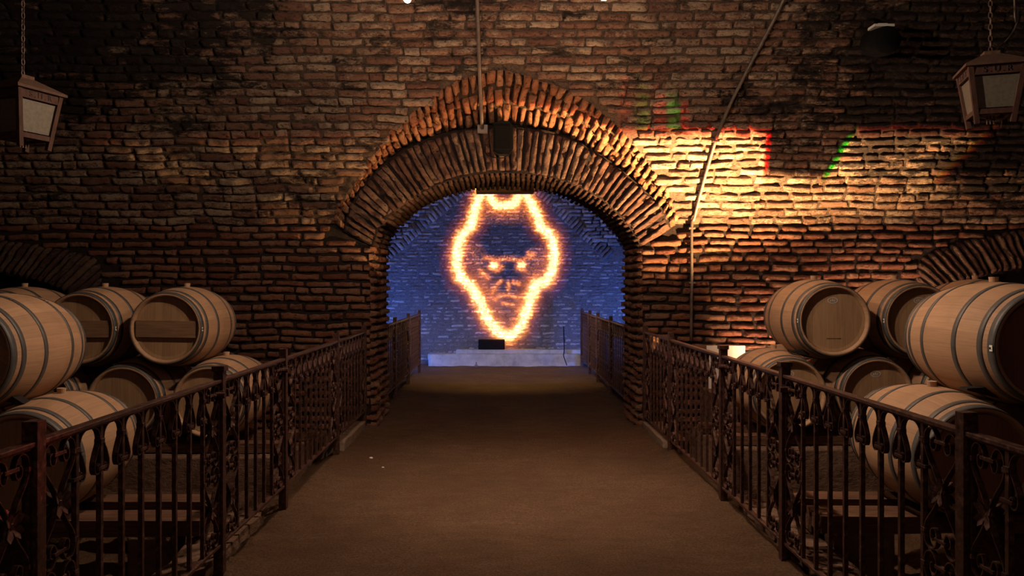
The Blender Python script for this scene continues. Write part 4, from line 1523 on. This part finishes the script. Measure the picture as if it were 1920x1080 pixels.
# black loudspeaker over the crown of the arch
c = P(943, 262, 8.50)
r = empty('black_loudspeaker', (c.x, c.y, c.z - 0.17), 'black loudspeaker fixed over the crown of the arch', 'loudspeaker')
bm = bmesh.new()
outl = [(-0.105, 0.03), (-0.105, 0.33), (-0.03, 0.355), (0.06, 0.35), (0.105, 0.30), (0.11, 0.06), (0.07, 0.0), (-0.05, 0.0)]
f = [bm.verts.new((x, -0.10, z)) for x, z in outl]; k = [bm.verts.new((x * 0.8, 0.16, z)) for x, z in outl]
bm.faces.new(f); bm.faces.new(k[::-1])
for i in range(8): bm.faces.new((f[i], f[(i + 1) % 8], k[(i + 1) % 8], k[i]))
from_bm('cabinet', bm, M_BLACK, r)
bm = bmesh.new()
tube(bm, catmull([(-0.19, -0.02, 0.09), (-0.18, -0.10, 0.0), (-0.10, -0.13, -0.04), (0.0, -0.12, -0.045), (0.07, -0.08, 0.0)], 6), 0.005, 6)
from_bm('cable', bm, M_BLACK, r)
bm = bmesh.new()
bx(bm, (-0.085, -0.106, 0.05), (0.085, -0.098, 0.30), 0.003)
from_bm('grille', bm, simple('grille', (0.007, 0.006, 0.006), 0.9, 0, 0.1, var=0.6, scale=300), r)

# black projector hanging at upper right
a, s = vault_hit(1630, 66)
c = vault_pt(a, s, 0.22)
r = empty('stage_spotlight', c, 'black round stage lamp with a pale bracket on the dark upper right vault', 'lamp')
bm = bmesh.new()
tube(bm, [(0, -0.19, -0.03), (0, -0.16, -0.03), (0, 0.10, 0.03), (0, 0.17, 0.05)], [0.115, 0.135, 0.125, 0.08], 24)
from_bm('housing', bm, M_BLACK, r, smooth=True)
bm = bmesh.new()
bx(bm, (-0.10, -0.14, 0.115), (0.09, 0.0, 0.140), 0.004)
bx(bm, (-0.045, -0.10, 0.14), (0.045, -0.03, 0.158), 0.004)
o = from_bm('bracket', bm, M_PAPER, r); o['label'] = 'pale metal bracket plate'
bm = bmesh.new()
bar(bm, (0, -0.03, 0.14), (0, 0.13, 0.30), 0.03, 0.015)
from_bm('arm', bm, M_BLACK, r)

# board under the crown of the arch carrying the projector
c = P(947, 359, BY + 0.02)
r = empty('projector_shelf', (c.x, BY + 0.02, c.z), 'pale curved board under the far side of the arch crown', 'shelf')
bm = bmesh.new()
n = 14
f = []; k = []
for i in range(n + 1):
    x = -0.36 + 0.72 * i / n
    zt = 0.06 + 0.045 * math.cos(x / 0.36 * PI / 2)
    f.append((x, zt))
pts = [(-0.36, 0.0)] + f + [(0.36, 0.0)]
A = [bm.verts.new((x, 0.0, z)) for x, z in pts]; B2 = [bm.verts.new((x, 0.30, z)) for x, z in pts]
bm.faces.new(A); bm.faces.new(B2[::-1])
for i in range(len(pts)): bm.faces.new((A[i], A[(i + 1) % len(pts)], B2[(i + 1) % len(pts)], B2[i]))
from_bm('board', bm, simple('warm_board', (0.60, 0.42, 0.24), 0.8), r)

# white panel next to the washer, washer fixture
c = P(1362, 690, 8.40)
bm = bmesh.new()
bx(bm, (c.x - 0.21, c.y, 0.46), (c.x + 0.20, c.y + 0.015, EYE - (648 - VY) * 8.40 / F), 0.003)
tag(from_bm('white_board', bm, M_WHITE), 'bright white panel standing on the floor behind the right railing', 'panel')
bm = bmesh.new()
bx(bm, (c.x - 0.23, 7.62, -0.05), (c.x + 0.55, c.y + 0.2, 0.452), 0.01)
tag(from_bm('brick_pedestal', bm, M_PLINTH), 'rough masonry pedestal under the white panel behind the right railing', 'pedestal')
r = empty('wall_washer', (UP.x, UP.y, 0.46), 'black floodlight on the pedestal beside the white panel, washing the wall', 'floodlight')
bm = bmesh.new()
tube(bm, [(0, 0.0, 0.0), (0, 0, 0.02), (0, 0, 0.03), (0, 0, 0.13)], [0.06, 0.06, 0.05, 0.055], 20)
from_bm('base', bm, M_BLACK, r)

# far wall furniture: steps, dark box, cable
masonry('stone_step', P(806, 0, FARY - 0.30) * 0 + Vector((-1.39, FARY - 0.42, -0.05)), Vector((1.62, FARY - 0.05, 0.235)), 'pale stone step running along the foot of the far wall', 'step', None, M_STONE, 0.02, 0.1)
masonry('stone_sill', Vector((-0.85, FARY - 0.30, 0.236)), Vector((1.62, FARY - 0.02, 0.31)), 'thin grey sill on top of the pale step', 'sill', None, M_STONE, 0.008, 0.1)
bm = bmesh.new()
bx(bm, (-0.42, FARY - 0.28, 0.312), (0.10, FARY - 0.07, 0.50), 0.01)
bx(bm, (-0.36, FARY - 0.285, 0.35), (0.04, FARY - 0.275, 0.46), 0.004)
tag(from_bm('equipment_box', bm, M_BLACK), 'low dark box on the sill at the foot of the burning face', 'box')
bm = bmesh.new()
tube(bm, catmull([(1.27, FARY - 0.06, 0.75), (1.26, FARY - 0.32, 0.33), (1.24, FARY - 0.46, 0.2), (1.30, FARY - 0.47, 0.02)], 6), 0.008, 6)
tag(from_bm('power_cable', bm, M_BLACK), 'thin dark cable hanging over the pale step at the far wall', 'cable')
bm = bmesh.new()
bmesh.ops.create_uvsphere(bm, u_segments=12, v_segments=8, radius=0.03, matrix=Matrix.Translation((-0.45, FARY - 0.62, 0.03)))
tube(bm, [(-0.45, FARY - 0.62, 0.04), (-0.45, FARY - 0.62, 0.10)], 0.012, 8)
tag(from_bm('floor_spot', bm, M_GREY, smooth=True), 'tiny lamp on the ground in front of the pale step', 'lamp')

# pebbles on the path
for k, (px, py, sz, lb) in enumerate([(696, 860, 0.014, 'small pale pebble on the left of the path'), (718, 878, 0.010, 'smaller pale pebble on the left of the path'),
                                     (1265, 843, 0.010, 'tiny pebble near the right railing'), (1215, 806, 0.014, 'pebble at the foot of the right pier')]):
    Y = F * EYE / (py - VY)
    p = P(px, py, Y)
    bm = bmesh.new()
    bmesh.ops.create_icosphere(bm, subdivisions=2, radius=sz)
    for v in bm.verts:
        v.co = Vector((v.co.x * 1.3, v.co.y, v.co.z * 0.6)) * (1 + 0.3 * noise.noise(v.co * 90))
    o = from_bm('pebble', bm, M_PAPER, smooth=True)
    o.location = (p.x, p.y, 0.008)
    tag(o, lb, 'pebble', 'pebbles on the path')
